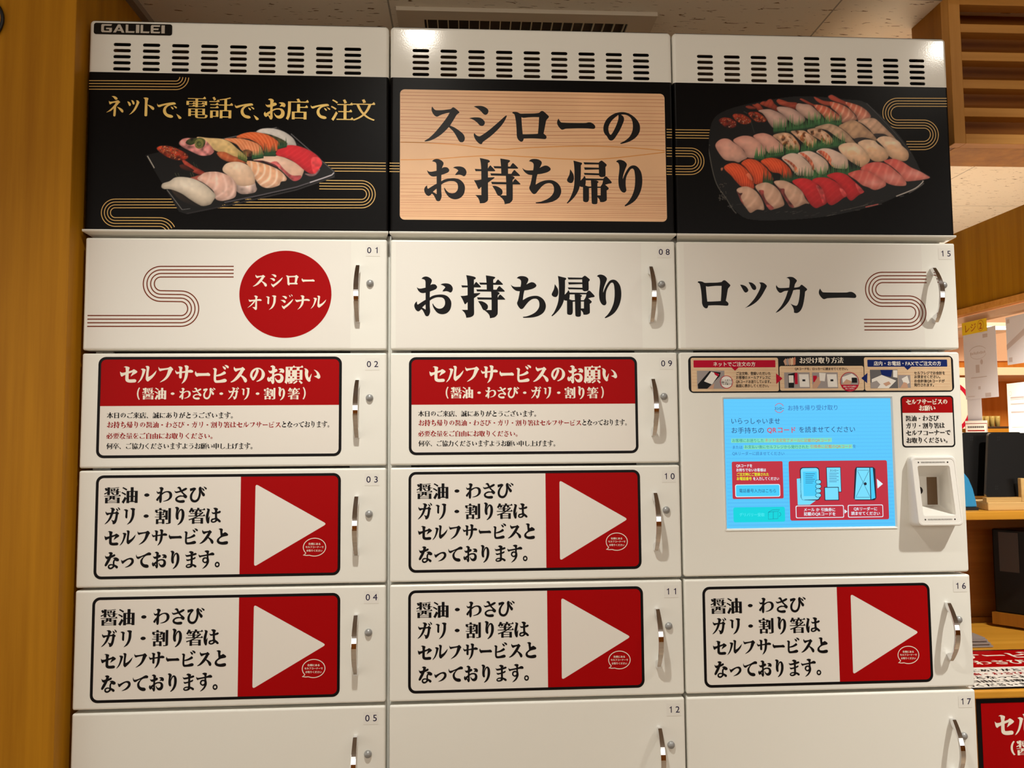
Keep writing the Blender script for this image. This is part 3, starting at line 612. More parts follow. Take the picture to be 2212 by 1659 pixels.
def dome_mesh():
    mb = MB(); rings = [(.0076, 0), (.0076, .0022), (.0070, .0040), (.0056, .0058), (.0036, .0070), (.0014, .0076)]
    n = 28; vs = []
    for r, p in rings: vs += [(r*math.cos(2*math.pi*i/n), -p, r*math.sin(2*math.pi*i/n)) for i in range(n)]
    vs.append((0, -.0077, 0)); fs = []
    for k in range(len(rings)-1): fs += [(k*n+i, k*n+(i+1) % n, (k+1)*n+(i+1) % n, (k+1)*n+i) for i in range(n)]
    b = (len(rings)-1)*n; fs += [(b+i, b+(i+1) % n, len(vs)-1) for i in range(n)]
    mb.add(vs, fs, 'button')
    return mb
SA, SB = (31.7, 1533.3), (32.8, 1051.1)
def sticker_base(mb, w=489.5, h=206.0):
    mb.rrect(0, w, -h, 0, 15, 'ink', .35)
def notice_self_service(mb, w=489.5, h=206.0):
    sticker_base(mb, w, h); b = 5.6
    lo = np.array(rloop(b, w-b, -h+b, -b, 10)); s = -100.6
    mb.flat(sorted_loop(lo, s, False), 'paper', .5)
    mb.flat(sorted_loop(lo, s, True), 'red', .5)
    o = SA
    ptext(mb, 'セルフサービスのお願い', 258, 693, 810, 43, 'cream_text', .65, MINCHO_B, o)
    ptext(mb, '（', 283, 303, 851, 28, 'cream_text', .65, MINCHO, o); ptext(mb, '）', 653, 673, 850, 28, 'cream_text', .65, MINCHO, o)
    ptext(mb, '醤油・わさび・ガリ・割り箸', 307, 647, 851, 28, 'cream_text', .65, MINCHO_B, o)
    ptext(mb, '本日のご来店、誠にありがとうございます。', 231, 512, 898, 14.5, 'ink', .65, MINCHO, o)
    ptext(mb, 'お持ち帰りの醤油・わさび・ガリ・割り箸はセルフサービス', 231, 607, 918.5, 14.5, 'red_text', .65, MINCHO, o)
    ptext(mb, 'となっております。', 607, 719, 917.5, 14.5, 'ink', .65, MINCHO, o)
    ptext(mb, '必要な量をご自由にお取りください。', 230, 468, 942.5, 14.5, 'red_text', .65, MINCHO, o)
    ptext(mb, '何卒、ご協力くださいますようお願い申し上げます。', 230, 554, 964.5, 14.5, 'ink', .65, MINCHO, o)
def sorted_loop(lo, s, upper):
    """part of a rounded loop above or below the level s"""
    if upper:
        p = [tuple(q) for q in lo if q[1] > s]; xs = (min(q[0] for q in lo), max(q[0] for q in lo))
        return p+[(xs[0], s), (xs[1], s)]
    n = len(lo); p = [tuple(q) for q in lo if q[1] < s]; xs = (min(q[0] for q in lo), max(q[0] for q in lo))
    return [(xs[0], s)]+p+[(xs[1], s)]
def notice_arrow(mb, w=489.5, h=206.0):
    sticker_base(mb, w, h); b = 5.6; x = 287.5
    lo = rloop(b, w-b, -h+b, -b, 10)
    mb.flat([p for p in lo if p[0] > x][:7]+[(x, -b), (x, -h+b)]+[p for p in lo if p[0] > x][7:], 'red', .5)
    L = [p for p in lo if p[0] < x]
    mb.flat([(x, -b)]+L+[(x, -h+b)], 'paper', .5)
    o = SB
    def rt(P, r=3.2):                                   # triangle with rounded corners
        out = []
        for i in range(3):
            p, a, c = np.array(P[i]), np.array(P[i-1]), np.array(P[(i+1) % 3])
            d1 = (a-p)/np.linalg.norm(a-p); d2 = (c-p)/np.linalg.norm(c-p)
            for t in np.linspace(0, 1, 7): out.append(tuple((1-t)**2*(p+d1*r*2)+2*t*(1-t)*p+t*t*(p+d2*r*2)))
        return out
    tri = [W(549.0, 1306.5)-np.array(o), W(545.6, 1488.5)-np.array(o), W(704.8, 1392.9)-np.array(o)]
    mb.flat(rt(tri), 'paper', .6)
    ptext(mb, '醤油・わさび', 217, 442, 1334.5, 39, 'ink', .75, MINCHO_B, o, y1=1331)
    ptext(mb, 'ガリ・割り箸は', 217, 475, 1380.5, 39, 'ink', .75, MINCHO_B, o, y1=1377)
    ptext(mb, 'セルフサービスと', 217, 494, 1429.5, 39, 'ink', .75, MINCHO_B, o, y1=1422.5)
    ptext(mb, 'なっております。', 217, 493, 1478, 39, 'ink', .75, MINCHO_B, o, y1=1472)
    # speech bubble
    c = W(678, 1444.2)-np.array(o); rx, ry = 22.6, 17.9
    a = [math.radians(t) for t in range(244, 244+337, 8)]
    p = [(c[0]+rx*math.cos(t), c[1]+ry*math.sin(t)) for t in a]
    tip = W(653.2, 1461.8)-np.array(o)
    mb.ribbon(p+[tuple((np.array(p[-1])+tip)/2+np.array([1.2, 0])), tuple(tip), tuple((np.array(p[0])+tip)/2-np.array([0, .6])), p[0]], 1.5, 'cream_text', .75)
    for s, x0, x1, y in (('右側にある', 664.5, 691.5, 1437), ('セルフコーナーで', 658, 698, 1444), ('お取りください', 660, 695.5, 1451.8)):
        ptext(mb, s, x0, x1, y, 5.2, 'cream_text', .75, BOLD, o)
HANDLE_ME = handle_mesh(); DOME = dome_mesh()
proto = {}
def share(key, make, name, parent, loc, scale=None, **kw):
    """first use builds the mesh, later uses are copies of that object"""
    if key not in proto:
        o = make(name); proto[key] = o
    else:
        o = proto[key].copy(); COL.objects.link(o)
    o.parent = parent; o.location = loc
    if scale: o.scale = scale
    return o
def mk(fn, **kw):
    def go(name):
        mb = MB(); fn(mb); return mb.build(name, **kw)
    return go
HAND_U = [59.0, 55.0, 55.0]
def door(c, i, root, number, h=DH):
    u0, u1 = COLX[c]; w = u1-u0
    mb = MB(); mb.box(0, w/1000, 0, .034, -h/1000, 0, 'enamel_door')
    d = mb.build('door', parent=root, bevel=.0042, seg=4)
    d.location = Vector((u0/1000, 0, TOPS[i]/1000))-root.location
    hu = w-HAND_U[c]
    share('handle', lambda n: HANDLE_ME.build(n, bevel=.0007, seg=2), 'handle', d, (hu/1000, 0, -.1165))
    share('button', lambda n: DOME.build(n, smooth=True), 'lock_button', d, ((hu+24.5)/1000, 0, -.0935))
    mb = MB()
    pu = w-(44.0, 38.5, 38.2)[c]
    mb.rrect(pu, pu+30, -36.0, -11.0, 1.5, 'plate', .35)
    mb.rect(pu+.5, pu+29.5, -36.3, -35.9, 'fin', .2)
    text(mb, number, pu+.8, pu+30.5, -22.6, 18.0, 'navy', .5, NUM, tight={'1': .62})
    mb.build('number_plate', parent=d)
    return d
def sticker_on(d, kind, du, dv, w, h):
    if kind == 'A': share('A', mk(notice_self_service), 'notice_sticker', d, (du/1000, 0, dv/1000), (w/489.5, 1, h/206.0))
    else: share('B', mk(notice_arrow), 'notice_sticker', d, (du/1000, 0, dv/1000), (w/489.5, 1, h/206.0))
LOCK_LABEL = ['left white locker column beside wooden wall, gold writing and sushi picture on header',
              'middle white locker column with pale wooden sign print on its header, doors 08 to 12',
              'right white locker column with blue touchscreen, round sushi platter on its header']
roots = []
for c in range(3):
    xc = (COLX[c][0]+COLX[c][1])/2000
    r_ = thing('takeout_locker', LOCK_LABEL[c], 'locker', (xc, .30, 0), 'takeout locker columns')
    roots.append(r_)
    cabinet_body(c, r_); vent_cover(c, r_); lip(c, r_)
doors = {}
for c, nums in enumerate((('01', '02', '03', '04', '05', '06', '07'), ('08', '09', '10', '11', '12', '13', '14'), ('15', None, None, '16', '17', '18', '19'))):
    for i, s in enumerate(nums):
        if s: doors[s] = door(c, i, roots[c], s)
for s, k, du, dv, w, h in (('02', 'A', 33.1, -7.3, 490.2, 205.6), ('09', 'A', 38.5, -9.0, 479.8, 203.4), ('03', 'B', 34.7, -9.4, 488.2, 206.8), ('04', 'B', 34.2, -13.2, 489.2, 206.2),
                           ('10', 'B', 38.0, -8.9, 482.3, 205.2), ('11', 'B', 37.6, -11.3, 484.4, 205.8), ('16', 'B', 37.8, -15.3, 489.4, 205.8)):
    sticker_on(doors[s], k, du, dv, w, h)

# ---- door 01, 08, 15: matt printed film
def film(d, c, x0, x1, draw):
    u0, u1 = COLX[c]; off = (u0, TOPS[0]); w = u1-u0
    mb = MB()
    mb.rect(x0, x1, -DH+4.5, -4.5, 'film', .3)
    draw(mb, off)
    mb.build('printed_film', parent=d)
def film_one(mb, o):
    lines4(mb, [(505, 587.0), (430, 587.0), (348, 587.0), ('arc', 348, 613.3, 26.3, 270, 90), (360, 639.8), (391, 640.2), ('arc', 391, 666.8, 26.6, -90, 90), (380, 693.4), (300, 693.4), (189, 693.4)], 7.4, 2.3, 'brown_line', .5, o)
    c = W(617, 635.5)-np.array(o); mb.disc(c[0], c[1], 94.2, 'red', .5, 91.4, 96)
    ptext(mb, 'スシロー', 545, 683, 606.5, 33, 'cream_text', .65, MINCHO, o)
    ptext(mb, 'オリジナル', 534, 705, 653.5, 34, 'cream_text', .65, MINCHO, o)
def film_two(mb, o):
    def put(s, x0, x1, y, em): ptext(mb, s, x0, x1, y, em, 'ink', .5, ('brush', 0, 0, 0, 0), o)
    for s, x0, x1 in (('お', 891, 982), ('持', 995, 1091), ('ち', 1096, 1187), ('帰', 1189, 1286), ('り', 1270, 1364)): put(s, x0, x1, 640.5, 93)
def film_three(mb, o):
    for s, x0, x1, em in (('ロ', 1498, 1587, 90), ('ッ', 1586, 1670, 84), ('カ', 1666, 1752, 86), ('ー', 1758, 1860, 95)):
        ptext(mb, s, x0, x1, 638.5, em, 'ink', .5, ('brush', 0, 0, 0, 0), o)
    lines4(mb, [(2001, 599.4), (1950, 599.4), (1906, 599.4), ('arc', 1906, 625, 25.6, 270, 90), (1920, 650.6), (1963.6, 650.6), ('arc', 1963.6, 676, 25.4, -90, 90), (1940, 701.4), (1866.5, 701.4)], 7.6, 2.3, 'brown_line', .5, o)
film(doors['01'], 0, 8.0, 540.5, film_one)
film(doors['08'], 1, 11.0, 531.0, film_two)
film(doors['15'], 2, 15.0, 541.0, film_three)

# ---- header prints
def gold4(mb, path): lines4(mb, path, 6.1, 1.7, 'gold', .35)
H = [poster_panel(c, roots[c]) for c in range(3)]
gold4(H[0], [(192.5, 183.6), (300, 184), (340, 184.3), (380, 184.5), ('arc', 380, 166.2, 18.3, 90, 3)])
gold4(H[0], [(700, 360.5), (770, 360.8), (833.5, 361.5)])
gold4(H[0], [(690, 399), (720, 399.3), (781, 399.6), ('arc', 781, 419.8, 20.2, -90, 90), (700, 440), (400, 439.6), (249, 439.6), ('arc', 249, 459.6, 20.0, 270, 90), (300, 479.6), (345, 479.8), ('arc', 345, 505.5, 25.7, -90, -25)])
for y in (288.5, 328.6, 367.8): gold4(H[1], [(1440, y), (1446, y+.1), (1451.5, y+.2)])
gold4(H[1], [(841.5, 361.5), (852, 361.7), (863, 361.8)])
gold4(H[2], [(1459, 289.3), (1500, 289.6), (1536, 290)])
gold4(H[2], [(1459, 328.6), (1480, 328.8), (1492, 329), ('arc', 1492, 348.5, 19.6, -90, 90), (1480, 368.2), (1459, 368)])
gold4(H[2], [(2045, 221.4), (2000, 221.2), (1939, 221), ('arc', 1939, 244.5, 23.5, 270, 90), (1960, 268), (1995, 268.2), ('arc', 1995, 291.3, 23.2, -90, 90), (1980, 314.6), (1958, 314.5)])
for s, x0, x1, y, em in (('ネ', 226, 271, 229.5, 50), ('ッ', 269, 307, 233, 48), ('ト', 297, 345, 231, 48), ('で', 337, 384, 238, 44), ('、', 379.7, 419.7, 240, 40), ('電', 400, 450, 233, 51), ('話', 451, 504, 233, 51), ('で', 505, 551, 240, 43), ('、', 546.5, 586.5, 242.5, 40), ('お', 568, 619, 236, 49), ('店', 617, 668, 236, 51), ('で', 669, 715, 241, 43), ('注', 713, 764, 238, 51), ('文', 761, 811, 238, 51)):
    ptext(H[0], s, x0, x1, y, em, 'gold_text', .4, MINCHO_L)
# pine sign print on the middle header
a, b = W(864, 482), W(1440, 193); a = np.array([640.4, 1823.0]); b = np.array([1210.6, 2105.3])
H[1].rrect(a[0], b[0], a[1], b[1], 10, 'sign_wood', .3)
z = b[1]-6
while z > a[1]+5:
    ctr = 1955.0; far = abs(z-ctr)
    if far > 34:
        n_ = 40; xs = np.linspace(a[0]+1, b[0]-1, n_); ph = RNG.uniform(0, 6.28, 3)
        amp = 3.0*max(0, 1-far/110)+.5
        bow = (6*np.exp(-((xs-925)/210)**2))*(1 if z > ctr else -.5)*max(0, 1-far/150)
        ys = z-bow+amp*(np.sin(xs/95+ph[0])*.5+np.sin(xs/37+ph[1])*.18)
        H[1].ribbon(np.stack([xs, ys], 1), RNG.uniform(.5, 1.25) if z > 2000 else RNG.uniform(.4, .9), 'grain', .34)
    z -= RNG.uniform(6.0, 9.5) if z > 1880 else RNG.uniform(3.0, 5.0)
for pts in ([(865.2, 307.2), (920, 308.8), (995, 313.5), (1040, 319.5), (1086, 322.9), (1133, 319.7), (1212, 316.6), (1290, 316), (1368, 319.7), (1437, 326.8)], [(865.2, 344.8), (930, 344.2), (1008, 338.6), (1071, 336), (1133, 338.6), (1212, 343.3), (1290, 344.2), (1368, 337), (1437, 327.2)]):
    p = catmull([W(*q) for q in pts], 6)[:len(pts)*6-6]; p = p[(p[:, 0] > a[0]) & (p[:, 0] < b[0]-1)]; H[1].ribbon(p, 1.9, 'grain_orange', .34)
BR = ('brush', 0, 0, 0, 0)
for s, x0, x1, y, em in (('ス', 912, 1012, 269, 99), ('シ', 1004, 1105, 270, 99), ('ロ', 1096, 1196, 276, 99), ('ー', 1194, 1295, 272.5, 99), ('の', 1293, 1393, 276.5, 99),
                         ('お', 912, 1012, 389.5, 99), ('持', 1024, 1124, 391, 99), ('ち', 1120, 1221, 390.5, 99), ('帰', 1222, 1323, 394.5, 99), ('り', 1310, 1411, 396, 99)):
    ptext(H[1], s, x0, x1, y, em, 'ink_sign', .4, BR)
HP = [shift(H[c].build('header_panel'), roots[c]) for c in range(3)]
# maker's nameplate
mb = MB(); mb.rrect(3.4, 163.6, 2212.4, 2236.8, 5, 'plate_black', .8)
def block_letters(mb, x0, x1, y0, y1):
    """wide squared capitals G A L I L E I"""
    gl = {'G': (1.42, ['0,1 .1,1.0 1,1 .93,.8 .32,.8 .25,.72 .25,.28 .32,.2 .75,.2 .75,.38 .45,.38 .45,.56 1,.56 1,.1 .9,0 .1,0 0,.12 0,.88 .04,.96']),
          'A': (1.5, ['0,0 .42,1 .62,1 1,0 .76,0 .69,.2 .36,.2 .45,.38 .62,.38 .52,.66 .25,0']), 'L': (1.2, ['0,0 0,1 .28,1 .28,.2 1,.2 .95,0']),
          'I': (.45, ['0,0 0,1 1,1 1,0']), 'E': (1.25, ['.04,0 0,.1 0,.9 .1,1 1,1 .95,.8 .32,.8 .28,.74 .28,.6 .85,.6 .8,.4 .28,.4 .28,.26 .32,.2 1,.2 .95,0'])}
    s = 'GALILEI'; tot = sum(gl[c][0] for c in s)+.16*(len(s)-1); k = (x1-x0)/tot; x = x0
    for c in s:
        w, ps = gl[c]
        for p in ps:
            q = np.array([[float(t) for t in a.split(',')] for a in p.split()])
            q[:, 0] = x+q[:, 0]*w*k; q[:, 1] = y0+q[:, 1]*(y1-y0)
            if c == 'G': q = q[1:]
            mb.tess([(1 if sarea(q) > 0 else -1, q)], 'silver_text', .95)
        x += (w+.16)*k
block_letters(mb, 18.5, 148.5, 2216.5, 2234.2)
shift(mb.build('nameplate'), roots[0])
# ---- touchscreen compartment of the right locker
KR = roots[2]
def c5(x, y): return (1440+x/3.253, 750+y/3.253)
def K(x, y): return W(*c5(x, y))
KU0, KU1, KV0, KV1 = 1230.5, 1847.2, 1070.5, 1541.2
SC_IN = (1326.2, 1689.7, 1169.6, 1440.6)      # lit screen
BZ = (1319.4, 1694.6, 1164.2, 1447.0)
RD = (1718.0, 1826.5, 1167.0, 1318.5)         # reader opening
mb = MB()
path = [(p, n) for p, n in zip(rloop(KU0, KU1, KV0, KV1, 6, 6), [(math.cos(a), math.sin(a)) for q in range(4) for a in np.radians(90*q+np.linspace(0, 90, 7))])]
rolled(mb, path+path[:1], 4.0, 34, 'enamel_door')
fr = np.array(inset_loop(path, 4.0))
inner_sc = np.array(rloop(BZ[0]+1, BZ[1]-1, BZ[2]+1, BZ[3]-1, 2, 3)); inner_rd = np.array(rloop(RD[0]+6, RD[1]-10, RD[2]+6, RD[3]-4, 6, 3))
mb.tess([(1, fr), (-1, inner_sc), (-1, inner_rd)], 'enamel_door', 0)
for lp in (inner_sc, inner_rd):
    m = len(lp); mb.add([(a/1000, 0, b/1000) for a, b in lp]+[(a/1000, .012, b/1000) for a, b in lp], [(i, (i+1) % m, m+(i+1) % m, m+i) for i in range(m)], 'enamel_door')
shift(mb.build('touchscreen_panel'), KR)
mb = MB()                                        # bezel: thin raised frame sloping to the glass
o_ = rloop(BZ[0], BZ[1], BZ[2], BZ[3], 2, 3); i_ = rloop(SC_IN[0]-.5, SC_IN[1]+.5, SC_IN[2]-.5, SC_IN[3]+.5, 1, 3)
m = len(o_); rows = [(o_, 0.0), ([(a+(c-a)*.12, b+(d-b)*.12) for (a, b), (c, d) in zip(o_, i_)], -.0016), ([(a+(c-a)*.45, b+(d-b)*.45) for (a, b), (c, d) in zip(o_, i_)], -.0012), (i_, .0035)]
vs = [(a/1000, y, b/1000) for lp, y in rows for a, b in lp]
mb.add(vs, [(k*m+i, k*m+(i+1) % m, (k+1)*m+(i+1) % m, (k+1)*m+i) for k in range(3) for i in range(m)], 'enamel_door')
BZO = shift(mb.build('screen_bezel'), KR)
# the lit screen, flat at n = -3 mm
mb = MB(); N0 = -3.0; N = [N0+.25*i for i in range(6)]
mb.rect(SC_IN[0]-1, SC_IN[1]+1, SC_IN[2]-1, SC_IN[3]+1, 's_blue', N[0])
def kt(s, x0, x1, y, em, key, style=SANS, n=None, y1=None, **kw): ptext(mb, s, *[c5(x0, y)[0], c5(x1, y)[0], c5(x0, y)[1]], em/3.253, key, N[3] if n is None else n, style, y1=None if y1 is None else c5(0, y1)[1], **kw)
def kr(x0, y0, x1, y1, key, n, r=0):
    a, b = K(x0, y1), K(x1, y0)
    if r: mb.rrect(a[0], b[0], a[1], b[1], r, key, n)
    else: mb.rect(a[0], b[0], a[1], b[1], key, n)
def kp(pts, key, n): mb.flat([tuple(K(*p)) for p in pts][::-1], key, n)
def kl(pts, w, key, n, closed=False): mb.ribbon([tuple(K(*p)) for p in pts], w, key, n, closed)
def karc(cx, cy, r, a0, a1, w, key, n): kl([(cx+r*math.cos(math.radians(t)), cy+r*math.sin(math.radians(t))) for t in np.linspace(a0, a1, 18)], w, key, n)
for k in range(34): kr(408+k*.85, 385+k*26, 1575+k*.95, 389+k*26, 's_line', N[1])
karc(795, 427, 32, 205, 335, 1.1, 's_redink', N[2]); karc(795, 427, 32, 25, 155, 1.1, 's_redink', N[2])
kt('スシロー', 760, 830, 430, 24, 's_ink', BOLD)
kt('お持ち帰り受け取り', 852, 1212, 427, 41, 's_title', y1=423)
kt('いらっしゃいませ', 452, 803, 518, 47, 's_ink'); kt('お手持ちの', 455, 690, 584, 46, 's_ink'); kt('QRコード', 708, 914, 581, 47, 's_redink', BOLD); kt('を読ませてください', 930, 1331, 579, 46, 's_ink', y1=576)
kr(457, 637, 1165, 672, 's_hi', N[1]); kr(545, 683, 1310, 718, 's_hi', N[1])
kt('お客様にお送りした', 462, 688, 656, 27, 's_green'); kt('ネット注文完了メールに記載のQRコード', 692, 1158, 654, 27, 's_orange')
kt('または', 463, 537, 703, 27, 's_title'); kt('お支払い後にセルフレジから発行された', 549, 1003, 700, 27, 's_green'); kt('引換券に記載のQRコード', 1012, 1306, 697, 27, 's_orange'); kt('を', 1310, 1337, 696, 27, 's_title')
kt('QRリーダーに読ませてください', 463, 832, 747, 27, 's_title')
kr(462, 797, 822, 1072, 's_cyan', N[1], 4); kr(467, 801, 818, 1068, 's_red', N[2], 3)
for s, x0, x1, y, c_ in (('QRコードを', 491, 606, 833, 's_white'), ('お持ちでないお客様は', 491, 702, 863, 's_white'), ('ご注文時にご登録された', 493, 723, 894, 's_yellow'), ('お電話番号', 494, 602, 924, 's_yellow'), ('を入力してください', 609, 795, 924, 's_white')):
    kt(s, x0, x1, y, 25, c_, BOLD)
kr(486, 962, 800, 1055, 's_white', N[3], 4); kr(491, 967, 795, 1050, 's_cyan', N[4], 3); kt('電話番号入力はこちら', 511, 774, 1009, 29, 's_ink', SANS, N[5])
kr(474, 1122, 834, 1232, 's_teal', N[2], 4); kt('デリバリー受取', 513, 692, 1178, 27, 's_tealink')
kl([(718, 1160), (785, 1155), (785, 1205), (718, 1210), (718, 1160)], .6, 's_ink', N[3]); kl([(718, 1160), (745, 1145), (797, 1142), (785, 1156)], .6, 's_ink', N[3]); kl([(752, 1158), (752, 1207)], .6, 's_ink', N[3]); karc(792, 1175, 14, -80, 90, .6, 's_ink', N[3])
kr(868, 790, 1556, 1224, 's_cyan', N[1], 5); kr(873, 794, 1552, 1220, 's_red', N[2], 4)
# hand with telephone, receipt, reader
kp([(918, 925), (945, 922), (955, 1040), (975, 1075), (1052, 1078), (1010, 1108), (925, 1110)], 's_pale', N[3])
kr(946, 843, 1076, 1078, 's_dark', N[3], 7); kr(952, 849, 1070, 1072, 's_pale', N[4], 6); kr(966, 874, 1058, 1047, 's_cyan', N[5])
for k in range(6): kl([(978, 890+k*13), (1045-(k % 3)*8, 890+k*13)], .8, 's_ink', N[5]+.15)
for y in (947, 978, 1010, 1041): kr(1048, y-15, 1090, y+15, 's_dark', N[5], 4); kr(1052, y-12, 1086, y+12, 's_pale', N[5]+.15, 3.4)
kr(1130, 842, 1227, 1020, 's_dark', N[3]); kr(1134, 846, 1223, 1016, 's_pale', N[4]); kt('スシロー', 1148, 1212, 867, 17, 's_dark', BOLD, N[5])
for k in range(6): kl([(1146, 886+k*12), (1212-(k % 2)*14, 886+k*12)], .8, 's_ink', N[5])
kr(1113, 982, 1212, 1078, 's_dark', N[5], 1); kr(1118, 987, 1207, 1073, 's_pale', N[5]+.15, 1)
kp([(1336, 842), (1455, 842), (1470, 855), (1478, 1060), (1465, 1076), (1330, 1076), (1318, 1062), (1326, 860)], 's_dark', N[3])
kp([(1340, 848), (1428, 848), (1436, 1070), (1326, 1070)], 's_pale', N[4]); kp([(1434, 848), (1452, 848), (1470, 1060), (1442, 1070)], 's_cyan', N[4])
kl([(1345, 870), (1432, 1050)], .7, 's_dark', N[5]); kl([(1424, 870), (1335, 1050)], .7, 's_dark', N[5]); kl([(1345, 865), (1426, 865)], .7, 's_dark', N[5]); kl([(1332, 1055), (1434, 1055)], .7, 's_dark', N[5])
p = K(1399, 960); mb.disc(p[0], p[1], 3.2, 's_dark', N[5]+.1)
kp([(1481, 925), (1524, 961), (1486, 993)], 's_white', N[3]); kp([(1253, 1140), (1274, 1155), (1255, 1170)], 's_white', N[3])
for x0, y0, x1, y1 in ((912, 1110, 1248, 1203), (1279, 1106, 1524, 1198)):
    kr(x0, y0, x1, y1, 's_white', N[3], 3); kr(x0+5, y0+5, x1-5, y1-5, 's_red', N[4], 2.4)
for s, x0, x1, y in (('メール か 引換券に', 965, 1190, 1142), ('記載のQRコードを', 967, 1192, 1172), ('QRリーダーに', 1317, 1485, 1136), ('読ませてください', 1300, 1503, 1168)): kt(s, x0, x1, y, 27, 's_white', BOLD, N[5])
shift(mb.build('touchscreen'), KR)

# instruction strip above the screen
mb = MB(); N = [.3, .45, .6, .75, .9, 1.05]
kr(156, 59, 2010, 322, 'ink', N[0], 11)
for x0, y0, x1, y1 in ((174, 74, 782, 312), (797, 131, 1382, 306), (1394, 70, 1996, 306)): kr(x0, y0, x1, y1, 'label_wood', N[1], 4)
for k in range(10):
    for x0, x1, y in ((178, 778, 95+k*22), (801, 1378, 150+k*15), (1398, 1992, 90+k*21)):
        if RNG.random() < .75: kl([(x0, y), ((x0+x1)/2, y+RNG.uniform(-4, 4)), (x1, y)], .35, 'grain', N[1]+.05)
kr(189, 91, 763, 143, 'crimson', N[2], 1.5); kp([(455, 142), (505, 142), (480, 166)], 'crimson', N[2]); kt('ネットでご注文の方', 325, 624, 119, 33, 'paper', BOLD, N[3])
kr(1411, 87, 1969, 138, 'blue', N[2], 1.5); kp([(1668, 137), (1718, 137), (1692, 161)], 'blue', N[2]); kt('店内・お電話・FAXでご注文の方', 1454, 1928, 114, 33, 'paper', BOLD, N[3])
kt('お受け取り方法', 930, 1242, 94, 46, 'cream_text', MINCHO, N[3], y1=91); kt('QRコードを、ロッカーに読ませてください。', 899, 1284, 152, 21, 'ink', BOLD, N[3])
for s, x0, x1, y in (('ご注文時、登録いただいた', 486, 732, 185), ('お客様のメールアドレスに', 486, 732, 213), ('QRコードお送りしています。', 486, 744, 242), ('画面に表示してください。', 486, 730, 271),
                     ('セルフレジでお会計を', 1737, 1957, 181), ('お済ませください。', 1738, 1935, 208), ('お会計後QRコードが', 1738, 1953, 237), ('発行されます。', 1738, 1890, 265)): kt(s, x0, x1, y, 25, 'ink', BOLD, N[3])
kp([(768, 184), (813, 220), (770, 259)], 'crimson', N[3]); kp([(1410, 180), (1367, 218), (1408, 253)], 'blue', N[3])
kr(215, 165, 405, 293, 'grey_photo', N[2]); kp([(218, 262), (300, 168), (380, 178), (372, 205), (285, 292), (222, 292)], 'ink', N[3]); kp([(262, 240), (312, 172), (368, 190), (318, 262)], 'paper', N[4]); kp([(330, 176), (366, 188), (362, 208), (340, 195)], 'crimson', N[4]+.1); kp([(285, 292), (335, 255), (328, 292)], 'skin', N[4])
p = K(420, 245); mb.disc(p[0], p[1], 14.0, 'crimson', N[3]); mb.disc(p[0], p[1], 12.6, 'paper', N[4])
for s, y in (('メールまたは', 232), ('記載のQRコード', 246), ('でも可能です', 259)): kt(s, 380, 460, y, 12.5, 'ink', BOLD, N[5])
for x, ph in ((828, 0), (1025, 1)):
    kr(x, 177, x+176, 289, 'grey_photo', N[2]); kp([(x+100, 190), (x+168, 190), (x+175, 280), (x+108, 280)], 'paper', N[3]); kp([(x+116, 203), (x+155, 203), (x+162, 266), (x+122, 266)], 'plastic', N[3]+.1); kr(x+125, 226, x+145, 240, 'ink', N[4])
    if ph == 0: kp([(x+25, 190), (x+72, 180), (x+66, 285), (x+28, 285)], 'ink', N[3]); kr(x+30, 198, x+62, 250, 'paper', N[4]); kr(x+72, 180, x+90, 260, 'crimson', N[3])
    else: kp([(x, 265), (x+35, 210), (x+62, 205), (x+55, 250), (x+30, 289), (x, 289)], 'skin', N[3]); kp([(x+45, 180), (x+92, 183), (x+85, 240), (x+50, 236)], 'paper', N[4]); kr(x+4, 200, x+30, 245, 'crimson', N[3]-.05)
p = K(1285, 243); mb.disc(p[0], p[1], 21.0, 'crimson', N[3]); mb.disc(p[0], p[1], 19.6, 'grey_photo', N[3]+.1)
kp([(1232, 210), (1300, 186), (1340, 215), (1330, 240), (1236, 250)], 'paper', N[4]); kr(1300, 214, 1336, 250, 'ink', N[4]+.1); kp([(1228, 262), (1262, 225), (1300, 240), (1290, 262)], 'skin', N[4]+.1)
kp([(1222, 264), (1348, 264), (1330, 292), (1300, 305), (1270, 305), (1240, 292)], 'crimson', N[5]); kt('気をつけてお取り', 1240, 1332, 277, 12, 'paper', BOLD, N[5]+.15); kt('出しください', 1254, 1318, 291, 12, 'paper', BOLD, N[5]+.15)
kr(1432, 158, 1621, 289, 'slate', N[2]); kp([(1440, 225), (1510, 195), (1612, 235), (1560, 288), (1470, 288), (1440, 250)], 'paper', N[3]); kp([(1500, 160), (1585, 160), (1575, 210), (1510, 195)], 'blue', N[3]+.1); kp([(1590, 162), (1620, 162), (1620, 215), (1590, 210)], 'paper', N[3]); kp([(1432, 250), (1475, 235), (1500, 262), (1480, 288), (1432, 288)], 'grey_photo', N[4]); kp([(1520, 255), (1560, 240), (1575, 258), (1540, 275)], 'skin', N[4])
kr(1629, 196, 1711, 286, 'grey_photo', N[2]); kp([(1650, 222), (1690, 200), (1706, 250), (1672, 270)], 'paper', N[3]); kp([(1640, 286), (1665, 245), (1688, 252), (1695, 286)], 'skin', N[4])
for k in range(5):                               # small sushi picture beside the title
    kp([(820+k*17, 98-k*5), (834+k*17, 80-k*3), (846+k*15, 84), (852+k*13, 122), (832+k*14, 128)], ('skin', 'grey_photo', 'skin', 'label_wood', 'grain')[k], N[2]+.02*k)
shift(mb.build('instruction_label'), KR)
